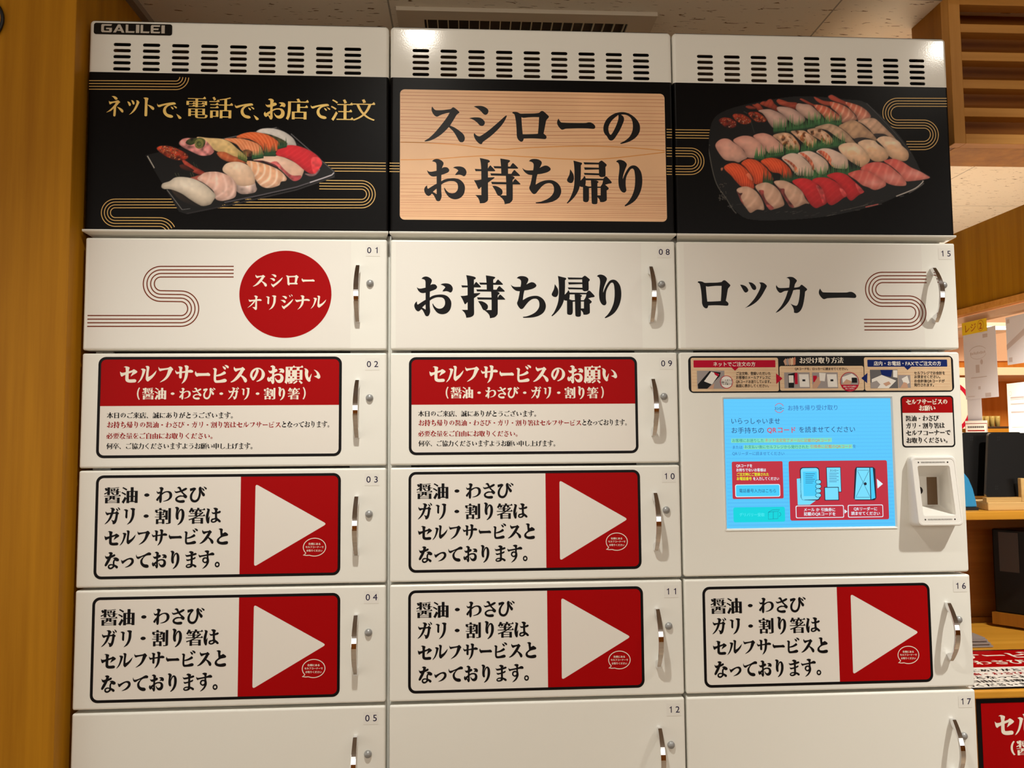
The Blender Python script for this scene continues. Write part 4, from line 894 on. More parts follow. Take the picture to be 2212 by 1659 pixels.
# small notice beside the screen
mb = MB()
a, b = (1711.0, 1335.4), (1828.8, 1446.5)
mb.rrect(a[0], b[0], a[1], b[1], 8, 'ink', N[0])
lo = np.array(rloop(a[0]+3.2, b[0]-3.2, a[1]+3.2, b[1]-3.2, 5.5)); s_ = K(1840, 461)[1]
mb.flat(sorted_loop(lo, s_, True), 'red', N[1]); mb.flat(sorted_loop(lo, s_, False), 'paper', N[1])
for s, x0, x1, y, y1, c_ in (('セルフサービスの', 1680, 1974, 386, 383, 'cream_text'), ('お願い', 1770, 1889, 428, 427, 'cream_text'), ('醤油・わさび', 1677, 1914, 501, 499, 'ink'), ('ガリ・割り箸は', 1679, 1954, 553, 550, 'ink'), ('セルフコーナーで', 1680, 1996, 604, 599, 'ink'), ('お取りください。', 1682, 1998, 655, 652, 'ink')):
    kt(s, x0, x1, y, 43, c_, MINCHO_B, N[3], y1=y1)
shift(mb.build('notice_sticker'), KR)

# code reader: raised frame with a funnel running back to a small window
mb = MB()
def ring(mb, A, B, key):
    m = len(A); mb.add(list(A)+list(B), [(i, (i+1) % m, m+(i+1) % m, m+i) for i in range(m)], key)
def lp3(u0, u1, v0, v1, r, yt, yb, k=5):
    return [(u/1000, yb+(yt-yb)*(v-v0)/(v1-v0), v/1000) for u, v in rloop(u0, u1, v0, v1, r, k)]
base = lp3(1719, 1826, 1168, 1318, 12, .010, .010); lip0 = lp3(1719, 1824.5, 1168.5, 1317.5, 12, -.004, -.004)
sh1 = lp3(1719.5, 1819, 1172.0, 1316, 10, -.0125, -.0300); sh2 = lp3(1721.5, 1817, 1174, 1314, 9, -.0150, -.0335)
f1 = lp3(1724.5, 1814, 1177, 1311, 8, -.0150, -.0335); f2 = lp3(1725.0, 1813.5, 1177.5, 1310.5, 8, -.0143, -.0328)
ring(mb, base, lip0, 'plastic'); ring(mb, lip0, sh1, 'plastic'); ring(mb, sh1, sh2, 'plastic'); ring(mb, sh2, f1, 'plastic'); ring(mb, f1, f2, 'plastic')
op = lp3(1733, 1803.5, 1193, 1297, 4, -.0160, -.0308)
# face between f2 and the opening
m = len(f2); mb.add(list(f2)+list(op), [(i, (i+1) % m, m+(i+1) % m, m+i) for i in range(m)], 'plastic')
op2 = lp3(1735, 1801.5, 1195, 1295, 4, -.010, -.024)
back = lp3(1750, 1810, 1208, 1272, 3, .034, .034)
ring(mb, op, op2, 'plastic'); ring(mb, op2, back, 'plastic')
mb.add(back, [tuple(range(m))[::-1]], 'plastic')
o_ = shift(mb.build('code_reader', bevel=.0006, seg=2), KR)
mb = MB(); mb.rect(1782, 1805, 1210, 1270, 'smoked', -33.4); mb.build('reader_window', parent=o_)
mb = MB(); mb.disc(1764, 1241, 8.5, 'lens', -33.2); mb.build('reader_lens', parent=o_)
def onface(u0, u1, v0, v1, key):
    yv = lambda v: -.0328-(-.0328+.0143)*(v-1177.5)/133.0-.0003
    mb.add([(u0/1000, yv(v0), v0/1000), (u1/1000, yv(v0), v0/1000), (u1/1000, yv(v1), v1/1000), (u0/1000, yv(v1), v1/1000)], [(0, 1, 2, 3)], key)
for v in (1304.0, 1185.5):
    mb = MB()
    for k in range(22): onface(1742+k*2.4, 1743.1+k*2.4, v-1.5, v+1.5, 'inside')
    for u in (1736, 1800):
        for t in np.linspace(-1.6, 1.6, 8): onface(u-math.sqrt(max(0, 2.6-t*t)), u+math.sqrt(max(0, 2.6-t*t)), v+t-.24, v+t+.24, 'box_black')
    mb.build('reader_marks', parent=o_)

# ================================================================== printed food pictures on the headers
def interior(P, pts):
    q = np.array(pts); n = len(q); x, y = P[..., 0], P[..., 1]; ins = np.zeros(x.shape, bool); d2 = np.full(x.shape, 1e9)
    for i in range(n):
        x1, y1 = q[i]; x2, y2 = q[(i+1) % n]
        ex, ey = x2-x1, y2-y1; L = ex*ex+ey*ey+1e-9
        t = np.clip(((x-x1)*ex+(y-y1)*ey)/L, 0, 1)
        d2 = np.minimum(d2, (x-x1-t*ex)**2+(y-y1-t*ey)**2)
        if y1 != y2:
            c = ((y1 > y) != (y2 > y)) & (x < (x2-x1)*(y-y1)/(y2-y1)+x1); ins ^= c
    return np.where(ins, -1, 1)*np.sqrt(d2)
class Print:
    def __init__(s, x0, y0, x1, y1, step, gain):
        s.x = np.arange(x0, x1+step, step); s.y = np.arange(y0, y1+step, step); s.step = step
        s.X, s.Y = np.meshgrid(s.x, s.y); s.a = np.zeros(s.X.shape); s.gain = gain
        s.c = np.zeros(s.X.shape+(3,))+np.array([9, 7, 7])/255
        h, w = s.X.shape; s.ns = []
        for sc in (6, 18):
            g = RNG.normal(size=(h//sc+3, w//sc+3)); yi = np.arange(h)/sc; xi = np.arange(w)/sc
            y0_, x0_ = yi.astype(int), xi.astype(int); fy, fx = (yi-y0_)[:, None], (xi-x0_)[None]
            s.ns.append(g[y0_][:, x0_]*(1-fy)*(1-fx)+g[y0_+1][:, x0_]*fy*(1-fx)+g[y0_][:, x0_+1]*(1-fy)*fx+g[y0_+1][:, x0_+1]*fy*fx)
    def put(s, pts, c0, c1=None, axis=(0.35, 1.0), edge=.52, ew=7.5, hi=0.0, hp=(.4, .3), hw=.22, stripe=None, noise=.022, curve=True, soft=1.2, dark=0.0, alpha=1.0):
        q = catmull(pts, 4) if curve else np.array(pts, float)
        lo, hi_ = q.min(0)-3, q.max(0)+3
        i0, i1 = np.searchsorted(s.x, [lo[0], hi_[0]]); j0, j1 = np.searchsorted(s.y, [lo[1], hi_[1]])
        if i1-i0 < 2 or j1-j0 < 2: return
        X, Y = s.X[j0:j1, i0:i1], s.Y[j0:j1, i0:i1]
        sd = interior(np.stack([X, Y], -1), q)
        al = np.clip(.5-sd/soft, 0, 1)*alpha
        bw, bh = hi_[0]-lo[0], hi_[1]-lo[1]; u, v = (X-lo[0])/bw, (Y-lo[1])/bh
        ax = np.array(axis, float); ax /= np.abs(ax).sum(); t = np.clip(u*ax[0]+v*ax[1], 0, 1)
        c0 = np.array(c0)/255; c1 = c0*.72 if c1 is None else np.array(c1)/255*.86
        col = c0*(1-t[..., None])+c1*t[..., None]
        if stripe:
            sc, ang, per, st, bend = stripe
            a = math.radians(ang); pr = X*math.cos(a)+Y*math.sin(a)+bend*((X*-math.sin(a)+Y*math.cos(a)-((lo+hi_)/2)@np.array([-math.sin(a), math.cos(a)]))**2)/60
            w = np.clip(np.sin(2*math.pi*pr/per+.6*s.ns[1][j0:j1, i0:i1])*.5+.5, 0, 1)**3*st
            col = col*(1-w[..., None])+np.array(sc)/255*w[..., None]
        rim = np.exp(np.minimum(sd, 0)/ew)*edge*(.45+.55*t)
        col = col*(1-rim[..., None])
        if hi:
            g = np.exp(-(((u-hp[0])/hw)**2+((v-hp[1])/(hw*.7))**2))*hi
            col = col*(1-g[..., None])+g[..., None]*np.array([1, .97, .94])
        col = np.clip(col*(1+noise*s.ns[0][j0:j1, i0:i1][..., None]+noise*.6*s.ns[1][j0:j1, i0:i1][..., None]), 0, 1)
        A = s.c[j0:j1, i0:i1]; s.c[j0:j1, i0:i1] = A*(1-al[..., None])+col*al[..., None]
        s.a[j0:j1, i0:i1] = np.maximum(s.a[j0:j1, i0:i1], al)
    def line(s, pts, c, w, alpha=1.0, soft=1.2):
        p = np.array(pts, float); t = np.gradient(p, axis=0) if len(p) > 2 else np.repeat((p[1]-p[0])[None], 2, 0)
        t /= np.linalg.norm(t, axis=1)[:, None]+1e-9; nr = np.stack([-t[:, 1], t[:, 0]], 1)*w/2
        s.put([tuple(a) for a in np.concatenate([p+nr, (p-nr)[::-1]])], c, c, edge=0, curve=False, alpha=alpha, noise=0, soft=soft)
    def dots(s, pts, n, c, r, lo=.4):
        q = catmull(pts, 4); b0, b1 = q.min(0), q.max(0); k = 0; g = 0
        while k < n and g < n*30:
            g += 1; p = b0+(b1-b0)*RNG.random(2)
            if interior(p[None, None], q)[0, 0] < -2:
                rr = r*RNG.uniform(.5, 1.1); s.put([(p[0]+rr*math.cos(a), p[1]+rr*math.sin(a)) for a in np.linspace(0, 5.5, 7)], tuple(np.array(c)*RNG.uniform(lo, 1)), edge=0, noise=0); k += 1
    def grass(s, x0, y0, x1, y1, h, n, c=(92, 160, 84), d=(38, 78, 44)):
        b = [(x0, y0), (x1, y1), (x1, y1+h*.35), (x0, y0+h*.35)]
        s.put(b, d, tuple(np.array(d)*.5), edge=0, curve=False)
        for k in range(n):
            t = (k+.5)/n; x = x0+(x1-x0)*t; y = y0+(y1-y0)*t+h*.2; hh = h*RNG.uniform(.6, 1.25); w = (x1-x0)/n*1.15
            s.put([(x-w/2, y), (x+w*RNG.uniform(-.3, .3), y-hh), (x+w/2, y)], tuple(np.array(c)*RNG.uniform(.6, 1.15)), d, edge=0, curve=False, axis=(0, 1))
    def mesh(s, name, n, parent):
        h, w = s.X.shape
        V = np.empty((h, w, 3)); d = np.stack([(s.X-1106)/F_PX, np.ones_like(s.X), -(s.Y-829.5)/F_PX], -1) @ ROT
        t = (-CAM[1])/d[..., 1]; P = CAM+t[..., None]*d; P[..., 1] = -n/1000
        keep = s.a > .02; f = keep[:-1, :-1] | keep[1:, :-1] | keep[:-1, 1:] | keep[1:, 1:]
        idx = np.arange(h*w).reshape(h, w); jj, ii = np.nonzero(f)
        F = np.stack([idx[jj+1, ii], idx[jj+1, ii+1], idx[jj, ii+1], idx[jj, ii]], 1)
        used = np.unique(F); rm = np.full(h*w, -1); rm[used] = np.arange(len(used)); F = rm[F]
        Vv = P.reshape(-1, 3)[used]; C = np.clip(s.c.reshape(-1, 3)[used], 0, 1)
        L = np.where(C <= .04045, C/12.92, ((C+.055)/1.055)**2.4)
        L = L*(1+(s.gain-1)*np.clip(L.sum(1, keepdims=True)*12-.25, 0, 1)); L = np.clip(L, 0, .92)
        me = bpy.data.meshes.new(name); me.from_pydata(Vv.tolist(), [], F.tolist()); me.materials.append(M['picture'])
        at = me.color_attributes.new('print', 'FLOAT_COLOR', 'POINT')
        at.data.foreach_set('color', np.concatenate([L, np.ones((len(L), 1))], 1).ravel().astype(np.float32))
        o = bpy.data.objects.new(name, me); COL.objects.link(o); o.parent = parent; return o

def sh(pts, ox, oy, s): return [(ox+p[0]/s, oy+p[1]/s)+tuple(p[2:]) for p in pts]
# --- left picture: slanted black tray with ten pieces
P = Print(312, 272, 726, 474, .95, 1.3)
L = lambda pts: sh(pts, 310, 270, 5.144)
P.put(L([(30, 340), (1480, 26), (2125, 525), (2118, 575), (480, 985), (400, 960)]), (9, 7, 7), (8, 7, 7), curve=False, edge=0, noise=0)
P.line(L([(45, 345), (122, 480)]), (180, 172, 160), 2.2); P.line(L([(262, 720), (430, 942)]), (120, 116, 112), 1.6); P.line(L([(430, 942), (520, 930)]), (110, 108, 108), 1.2)
P.line(L([(870, 160), (1480, 30)]), (120, 116, 116), 1.4); P.line(L([(1640, 100), (2120, 522)]), (110, 106, 108), 1.2)
P.line(L([(900, 862), (1300, 780), (1700, 690), (2090, 560)]), (96, 90, 96), 2.6, .8); P.line(L([(1850, 640), (2000, 590), (2095, 555), (2118, 530)]), (190, 182, 186), 2.6, .9); P.line(L([(480, 985), (1000, 880), (1700, 720), (2118, 575)]), (52, 46, 48), 2.0, .8)
P.put(L([(1255, 75), (1320, 42), (1440, 40), (1560, 75), (1660, 145), (1698, 215), (1695, 238), (1600, 230), (1480, 160), (1330, 100)]), (226, 218, 210), (206, 196, 186), edge=.25)
P.put(L([(1310, 92), (1400, 105), (1520, 150), (1592, 195), (1588, 228), (1500, 200), (1420, 140), (1340, 115)]), (92, 84, 44), (60, 58, 28), noise=.3)
P.put(L([(1035, 140), (1080, 105), (1190, 80), (1320, 92), (1420, 130), (1500, 190), (1512, 230), (1495, 285), (1420, 300), (1350, 310), (1300, 230), (1180, 160)]), (238, 108, 50), (214, 84, 40), stripe=((246, 150, 95), -35, 6.5, .5, .5), edge=.25)
P.put(L([(900, 160), (960, 148), (1080, 150), (1200, 180), (1290, 225), (1332, 305), (1330, 340), (1250, 345), (1100, 290), (1030, 215)]), (236, 138, 84), (222, 132, 92), stripe=((246, 180, 130), -30, 6, .55, .5), edge=.2)
P.put(L([(1105, 290), (1160, 275), (1210, 300), (1195, 350), (1130, 348)]), (150, 96, 56), (110, 64, 36), noise=.35)
P.put(L([(590, 140), (720, 145), (870, 155), (960, 190), (1040, 260), (1110, 320), (1155, 372), (1130, 392), (1020, 378), (930, 335), (820, 295), (730, 245)]), (232, 196, 140), (220, 184, 112), noise=.06, edge=.22)
P.put(L([(395, 205), (430, 160), (490, 145), (560, 150), (640, 145), (700, 180), (770, 260), (785, 300), (740, 335), (640, 342), (540, 300), (440, 250)]), (208, 136, 128), (196, 120, 118), noise=.28, edge=.3, ew=4)
for q in ([(470, 200), (500, 160), (560, 150), (610, 150), (580, 200), (520, 225)], [(600, 150), (660, 150), (690, 185), (670, 240), (620, 262), (575, 235)]): P.put(L(q), (86, 90, 46), (60, 70, 34), noise=.3)
for r_ in (46, 34): P.line(L([(618+r_*math.cos(a), 212+r_*1.1*math.sin(a)) for a in np.linspace(0, 6.3, 20)]), (158, 152, 84), 1.3)
IK = L([(150, 255), (200, 232), (300, 238), (400, 275), (480, 320), (502, 362), (440, 396), (340, 386), (240, 345), (172, 292)])
P.put(IK, (176, 56, 30), (150, 40, 20), noise=.3, edge=.5); P.dots(IK, 70, (236, 120, 70), 1.7); P.dots(IK, 22, (255, 230, 200), .8, .8)
P.put(L([(1220, 392), (1280, 352), (1400, 343), (1520, 348), (1640, 395), (1740, 450), (1785, 485), (1770, 550), (1740, 602), (1668, 622), (1600, 572), (1500, 480), (1350, 412)]), (232, 192, 166), (222, 172, 146), edge=.2, hi=.15)
P.put(L([(1400, 432), (1480, 405), (1560, 490), (1650, 560), (1750, 562), (1738, 604), (1668, 622), (1580, 548), (1500, 472)]), (206, 104, 100), (176, 66, 72), noise=.15, edge=.2)
P.put(L([(1230, 396), (1330, 398), (1460, 440), (1500, 480), (1380, 428)]), (126, 60, 62), noise=.3)
P.put(L([(1880, 540), (1950, 480), (1960, 505), (1915, 558), (1850, 572), (1790, 540)]), (190, 150, 150), (120, 84, 84), noise=.2)
P.put(L([(1470, 312), (1520, 258), (1610, 226), (1720, 235), (1850, 285), (1940, 350), (1986, 420), (1950, 492), (1880, 546), (1800, 512), (1700, 430), (1600, 372), (1490, 342)]), (212, 36, 46), (196, 24, 36), stripe=((222, 66, 70), 55, 9, .2, .2), edge=.25)
P.put(L([(1862, 378), (1940, 360), (1985, 420), (1950, 492), (1890, 540)]), (226, 74, 76), (206, 40, 48), noise=.12, edge=.1)
P.put(L([(815, 308), (900, 300), (1000, 345), (1120, 380), (1165, 412), (1110, 432), (960, 415), (860, 372)]), (226, 116, 66), (206, 92, 52), stripe=((236, 150, 100), 20, 16, .4, 0))
P.put(L([(1140, 405), (1260, 410), (1400, 450), (1520, 510), (1590, 588), (1582, 622), (1530, 632), (1508, 672), (1400, 702), (1310, 682), (1240, 600), (1195, 500)]), (236, 168, 120), (226, 176, 146), stripe=((246, 214, 188), 20, 15, .75, 1.2), edge=.25, noise=.04)
P.put(L([(1025, 720), (1040, 640), (1220, 620), (1255, 690), (1262, 720), (1235, 752), (1160, 768), (1080, 766)]), (224, 198, 186), (170, 140, 128), noise=.16, edge=.3)
P.put(L([(880, 480), (920, 430), (1000, 410), (1080, 415), (1160, 450), (1215, 520), (1242, 610), (1225, 660), (1100, 680), (1020, 650), (940, 562), (888, 520)]), (232, 200, 170), (222, 180, 148), edge=.22, hi=.18, hp=(.5, .2))
P.put(L([(430, 400), (460, 393), (560, 460), (690, 530), (665, 558), (600, 548), (500, 492)]), (214, 80, 58), (190, 60, 44), stripe=((230, 110, 86), 60, 12, .4, 0)); P.put(L([(400, 450), (450, 440), (560, 500), (540, 520), (430, 490)]), (120, 44, 30), (60, 24, 18))
P.put(L([(520, 592), (560, 575), (640, 560), (700, 620), (600, 622)]), (206, 84, 66), (226, 150, 130))
P.put(L([(600, 600), (640, 555), (700, 525), (830, 522), (960, 570), (1028, 650), (1034, 740), (1012, 808), (880, 845), (800, 822), (780, 740), (690, 660)]), (236, 182, 160), (214, 172, 156), stripe=((244, 206, 190), 25, 19, .6, 1.2), edge=.28, noise=.04)
P.put(L([(200, 690), (215, 650), (290, 625), (350, 585), (440, 578), (560, 600), (680, 660), (770, 740), (803, 790), (772, 850), (740, 886), (640, 900), (520, 830), (420, 762), (300, 716), (230, 712)]), (232, 218, 198), (212, 190, 164), edge=.45, ew=9, hi=.12, axis=(-.1, 1))
P.put(L([(310, 722), (420, 768), (520, 835), (640, 902), (560, 900), (400, 830)]), (86, 66, 50), (30, 24, 20), alpha=.8)
P.grass(*L([(1050, 340)])[0], *L([(1150, 385)])[0], 20, 8, (150, 160, 84), (84, 96, 44)); P.grass(*L([(1205, 350)])[0], *L([(1335, 330)])[0], 22, 8); P.grass(*L([(1340, 310)])[0], *L([(1470, 310)])[0], 22, 8, (44, 84, 48)); P.grass(*L([(1490, 240)])[0], *L([(1592, 215)])[0], 18, 6, (44, 84, 48))
for a in ((350, 535, 375, 580), (385, 535, 400, 575), (520, 530, 535, 575), (545, 530, 560, 570)): P.line(L([(a[0], a[1]), (a[2], a[3])]), (120, 130, 90), .9, .7)
for a in ((555, 415, 575, 470), (585, 440, 605, 480)): P.line(L([(a[0], a[1]), (a[2], a[3])]), (90, 120, 80), 1.0, .6)
P.mesh('food_picture', .45, HP[0])

# --- right picture: round platter
P = Print(1531, 200, 2010, 478, .95, 1.5)
A = lambda pts: sh(pts, 1520, 190, 8.508)
B = lambda pts: sh(pts, 1760, 190, 8.508)
Cc = lambda pts: sh(pts, 1520, 320, 8.508)
D = lambda pts: sh(pts, 1760, 320, 8.508)
V = lambda pts: sh(pts, 1440, 0, 2.865)
rim = V([(265, 970), (268, 820), (310, 720), (450, 660), (800, 600), (1120, 620), (1230, 640), (1400, 800), (1520, 960), (1580, 1130), (1480, 1185), (1300, 1265), (1000, 1335), (700, 1360), (500, 1352), (410, 1280), (310, 1130)])
P.put(rim, (9, 7, 7), (8, 7, 7), edge=0, noise=0)
for pts, c_, w_ in (([(268, 900), (275, 1010), (310, 1140), (370, 1230), (430, 1320), (520, 1352)], (110, 106, 96), 1.3), ([(1235, 645), (1400, 810), (1510, 950), (1570, 1060)], (84, 80, 80), 1.0), ([(1582, 1120), (1540, 1165), (1420, 1215), (1320, 1250)], (205, 196, 186), 2.4), ([(1585, 1135), (1500, 1195), (1330, 1262)], (120, 112, 108), 1.2), ([(1240, 1265), (1100, 1300), (900, 1335)], (92, 86, 80), 1.1), ([(1230, 1282), (1310, 1264)], (186, 84, 78), 2.6)):
    P.line(catmull(V(pts), 5)[:-5*1-4] if len(pts) > 2 else V(pts), c_, w_, .85)
for k in range(46):
    t = RNG.random(); x = 330+t*1150; y = 1265+70*math.sin(t*2.6)*.9-(max(0, t-.6)*260)+RNG.uniform(-14, 14); P.line(V([(x, y), (x+RNG.uniform(10, 34), y-RNG.uniform(2, 9))]), (110, 104, 96), .8, .55)
for k in range(30): x, y = RNG.uniform(322, 372), RNG.uniform(1130, 1240); P.line(V([(x, y), (x+4, y+5)]), (150, 140, 120), 1.0, .6)
for q, lg in (([(275, 605), (330, 552), (450, 550), (560, 600), (606, 650), (592, 712), (520, 742), (430, 737), (350, 690)], 0), ([(530, 512), (580, 475), (700, 480), (820, 540), (872, 600), (850, 652), (770, 672), (680, 660), (590, 600)], 1), ([(815, 472), (880, 440), (990, 450), (1100, 520), (1157, 580), (1120, 627), (1000, 632), (900, 580)], 2)):
    P.put(A(q), (150, 44, 26), (168, 60, 24) if lg else (120, 30, 20), noise=.3, edge=.5); P.dots(A(q), 22, (206, 96, 56), 1.7); P.dots(A(q), 11, (240, 214, 190), .75, .8)
P.line(A([(870, 620), (930, 830)]), (70, 76, 66), 1.0, .8); P.line(A([(735, 435), (800, 470)]), (120, 120, 104), .9, .7)
TAIL, TD, SH0, SH1 = (202, 84, 56), (158, 54, 36), (212, 172, 156), (200, 160, 146)
P.put(A([(765, 345), (830, 325), (930, 350), (960, 385), (850, 392)]), TAIL, TD, stripe=((110, 40, 28), 90, 6, .5, 0)); P.put(A([(890, 310), (940, 302), (985, 283), (1030, 300), (1065, 345), (1097, 402), (1010, 425), (960, 370)]), TAIL, TD)
P.put(A([(1005, 425), (1050, 402), (1200, 390), (1330, 430), (1450, 490), (1532, 560), (1530, 642), (1500, 732), (1400, 737), (1285, 742), (1200, 650), (1150, 560), (1080, 470)]), SH0, SH1)
P.put(A([(1030, 292), (1080, 250), (1150, 245), (1190, 215), (1250, 215), (1300, 290), (1372, 360), (1352, 432), (1250, 390), (1100, 330)]), TAIL, TD, stripe=((120, 44, 30), 30, 9, .4, 0))
P.put(A([(1340, 370), (1380, 345), (1480, 348), (1610, 370), (1740, 440), (1832, 510), (1862, 580), (1830, 642), (1700, 692), (1560, 602), (1450, 490), (1370, 432)]), SH0, SH1)
P.put(A([(1335, 242), (1380, 205), (1500, 240), (1560, 260), (1680, 265), (1722, 290), (1690, 392), (1600, 370), (1400, 310)]), TAIL, TD, stripe=((220, 120, 90), 80, 10, .3, 0))
P.put(A([(1690, 380), (1722, 288), (1830, 295), (1950, 310), (2050, 390), (2152, 490), (2150, 562), (2050, 602), (1930, 582), (1830, 520), (1740, 440)]), SH0, (206, 164, 140))
RE, RP = (214, 92, 62), (230, 148, 116)
P.put(A([(1765, 212), (1790, 193), (1880, 230), (2000, 290), (2130, 330), (2220, 350), (2150, 370), (2050, 350), (1900, 290)]), (200, 78, 54), TD)
P.put(B([(-20, 320), (80, 310), (220, 345), (330, 420), (430, 490), (494, 560), (482, 602), (350, 602), (250, 625), (140, 500), (50, 420)]), RE, (220, 130, 100), stripe=((238, 176, 148), 30, 11, .7, .8))
P.put(B([(-20, 165), (40, 182), (160, 235), (300, 258), (300, 330), (150, 310), (30, 240)]), (200, 76, 52), RE)
P.put(B([(280, 255), (440, 285), (580, 350), (690, 440), (767, 545), (762, 592), (640, 612), (500, 642), (492, 560), (400, 450), (300, 360)]), RE, (226, 170, 142), stripe=((238, 184, 156), 32, 12, .7, .8))
P.put(B([(245, 162), (300, 128), (360, 150), (450, 200), (600, 270), (620, 340), (480, 290), (300, 222)]), (192, 70, 50), (206, 84, 56))
P.put(B([(560, 260), (740, 300), (860, 350), (970, 430), (1027, 510), (1012, 562), (900, 612), (800, 612), (750, 500), (650, 390)]), RE, (226, 160, 134), stripe=((240, 182, 154), 28, 12, .7, .8))
P.grass(*A([(1280, 760)])[0], *A([(1500, 745)])[0], 26, 9); P.grass(*A([(1515, 740)])[0], *A([(1875, 690)])[0], 30, 14); P.grass(*A([(1880, 690)])[0], *A([(2220, 640)])[0], 28, 12); P.grass(*B([(0, 640)])[0], *B([(490, 640)])[0], 26, 16)
for q, c0, c1 in (([(0, 735), (130, 682), (260, 660), (400, 700), (530, 780), (640, 880), (722, 980), (777, 1042), (700, 1062), (580, 1002), (450, 940), (330, 850), (200, 772)], (186, 154, 126), (206, 166, 132)), ([(440, 702), (560, 632), (700, 593), (820, 640), (950, 740), (1060, 840), (1137, 940), (1122, 972), (1000, 932), (860, 912), (720, 938), (600, 830), (500, 752)], (186, 146, 112), (202, 160, 124)), ([(790, 612), (900, 572), (1050, 553), (1130, 580), (1250, 690), (1360, 800), (1440, 880), (1492, 952), (1400, 922), (1280, 852), (1150, 842), (1080, 852), (1000, 760), (880, 662)], (200, 160, 134), (206, 164, 130))):
    P.put(B(q), c0, c1, stripe=((150, 116, 92), 42, 14, .35, .2), noise=.05, edge=.3)
for q in ([(720, 938), (860, 912), (990, 935), (860, 955), (790, 1010)], [(1080, 852), (1150, 840), (1270, 850), (1330, 890), (1200, 890), (1130, 915)]): P.put(B(q), (70, 54, 52), (50, 40, 40))
for q in ([(1270, 882), (1350, 840), (1480, 823), (1600, 850), (1680, 930), (1740, 1010), (1767, 1082), (1742, 1162), (1620, 1142), (1540, 1142), (1460, 1062), (1380, 972)], [(1600, 802), (1700, 785), (1830, 783), (1920, 830), (2020, 900), (2084, 962), (2062, 1052), (1980, 1112), (1880, 1052), (1780, 972), (1680, 882)], [(1900, 782), (2000, 745), (2110, 748), (2240, 810), (2330, 890), (2390, 980), (2340, 1030), (2230, 1040), (2140, 960), (2000, 880)]):
    P.put(A(q), (212, 168, 136), (206, 150, 108), noise=.12, edge=.3)
    w = np.array(q, float); c_ = w.mean(0)
    for k in range(9): p_ = c_+(w[RNG.integers(len(w))]-c_)*RNG.uniform(.3, .85); P.put(A([tuple(p_+np.array([math.cos(a)*RNG.uniform(20, 48), math.sin(a)*RNG.uniform(20, 60)])) for a in np.linspace(0, 5.4, 7)]), (126, 70, 30), (90, 46, 22), noise=.4, edge=0, alpha=.75)
    P.put(A([tuple(c_+np.array(d_)) for d_ in ((-10, -80), (50, -60), (120, 40), (150, 110), (90, 100), (20, 10))]), (222, 186, 158), (216, 170, 136), edge=.1, alpha=.9)
for q in ([(215, 1080), (230, 1010), (300, 950), (380, 929), (470, 945), (560, 1010), (680, 1090), (760, 1190), (803, 1266), (782, 1300), (700, 1338), (640, 1373), (560, 1348), (400, 1328), (300, 1228)], [(550, 947), (640, 900), (740, 878), (860, 890), (980, 950), (1070, 1040), (1132, 1130), (1120, 1232), (1050, 1282), (810, 1282), (740, 1150), (640, 1062), (552, 992)], [(908, 882), (1000, 840), (1120, 833), (1250, 880), (1350, 960), (1440, 1040), (1478, 1110), (1442, 1182), (1300, 1202), (1200, 1202), (1132, 1130), (1060, 1030), (960, 942)]):
    P.put(A(q), (208, 140, 122), (216, 172, 152), axis=(.5, 1), edge=.3, hi=.1)
P.grass(*A([(930, 1250)])[0], *A([(1120, 1270)])[0], 26, 5); P.grass(*A([(1130, 1250)])[0], *A([(1480, 1190)])[0], 24, 10); P.grass(*A([(1500, 1190)])[0], *A([(1750, 1150)])[0], 20, 9); P.grass(*A([(1780, 1140)])[0], *A([(2220, 1070)])[0], 24, 14); P.grass(*B([(0, 1090)])[0], *B([(560, 1010)])[0], 24, 18)
for q in ([(435, 1082), (500, 1030), (620, 1008), (760, 1020), (860, 1090), (950, 1190), (1012, 1280), (992, 1368), (870, 1458), (800, 1438), (650, 1348), (520, 1236), (450, 1152)], [(790, 1022), (850, 970), (960, 948), (1100, 970), (1160, 1030), (1290, 1120), (1352, 1210), (1342, 1292), (1270, 1342), (1150, 1358), (1040, 1322), (960, 1220), (880, 1110)], [(1135, 952), (1200, 900), (1320, 888), (1460, 930), (1560, 1000), (1600, 1060), (1700, 1150), (1728, 1240), (1702, 1322), (1620, 1348), (1480, 1328), (1350, 1240), (1280, 1110), (1190, 1012)]):
    P.put(B(q), (232, 196, 164), (220, 170, 128), edge=.28, hi=.2, hp=(.55, .3), noise=.04)
    w = np.array(q, float); c_ = w.mean(0); P.put(B([tuple(c_+np.array(d_)) for d_ in ((-120, -40), (-20, -60), (60, 10), (-30, 20), (-100, 40))]), (222, 160, 108), (228, 180, 140), alpha=.45, edge=0)
SAL = ((222, 78, 36), (206, 66, 34))
for q in ([(372, 345), (450, 290), (560, 273), (680, 310), (790, 400), (870, 500), (915, 620), (927, 742), (850, 742), (700, 712), (600, 622), (500, 502), (400, 412)], [(688, 282), (760, 215), (860, 198), (980, 230), (1080, 300), (1180, 400), (1250, 500), (1272, 602), (1100, 642), (940, 662), (900, 540), (820, 420), (740, 332)], [(1048, 252), (1110, 200), (1230, 178), (1370, 200), (1480, 270), (1580, 370), (1622, 482), (1600, 602), (1500, 592), (1400, 472), (1250, 442), (1150, 342)]):
    P.put(Cc(q), *SAL, stripe=((238, 124, 70), -20, 5.2, .42, .6), edge=.35)
P.put(Cc([(780, 490), (830, 460), (880, 520), (905, 600), (850, 580)]), (232, 130, 96), alpha=.7, edge=0); P.put(Cc([(330, 360), (355, 365), (350, 400), (325, 420), (312, 380)]), (214, 130, 96), edge=.3)
WF = ((224, 194, 178), (214, 180, 156))
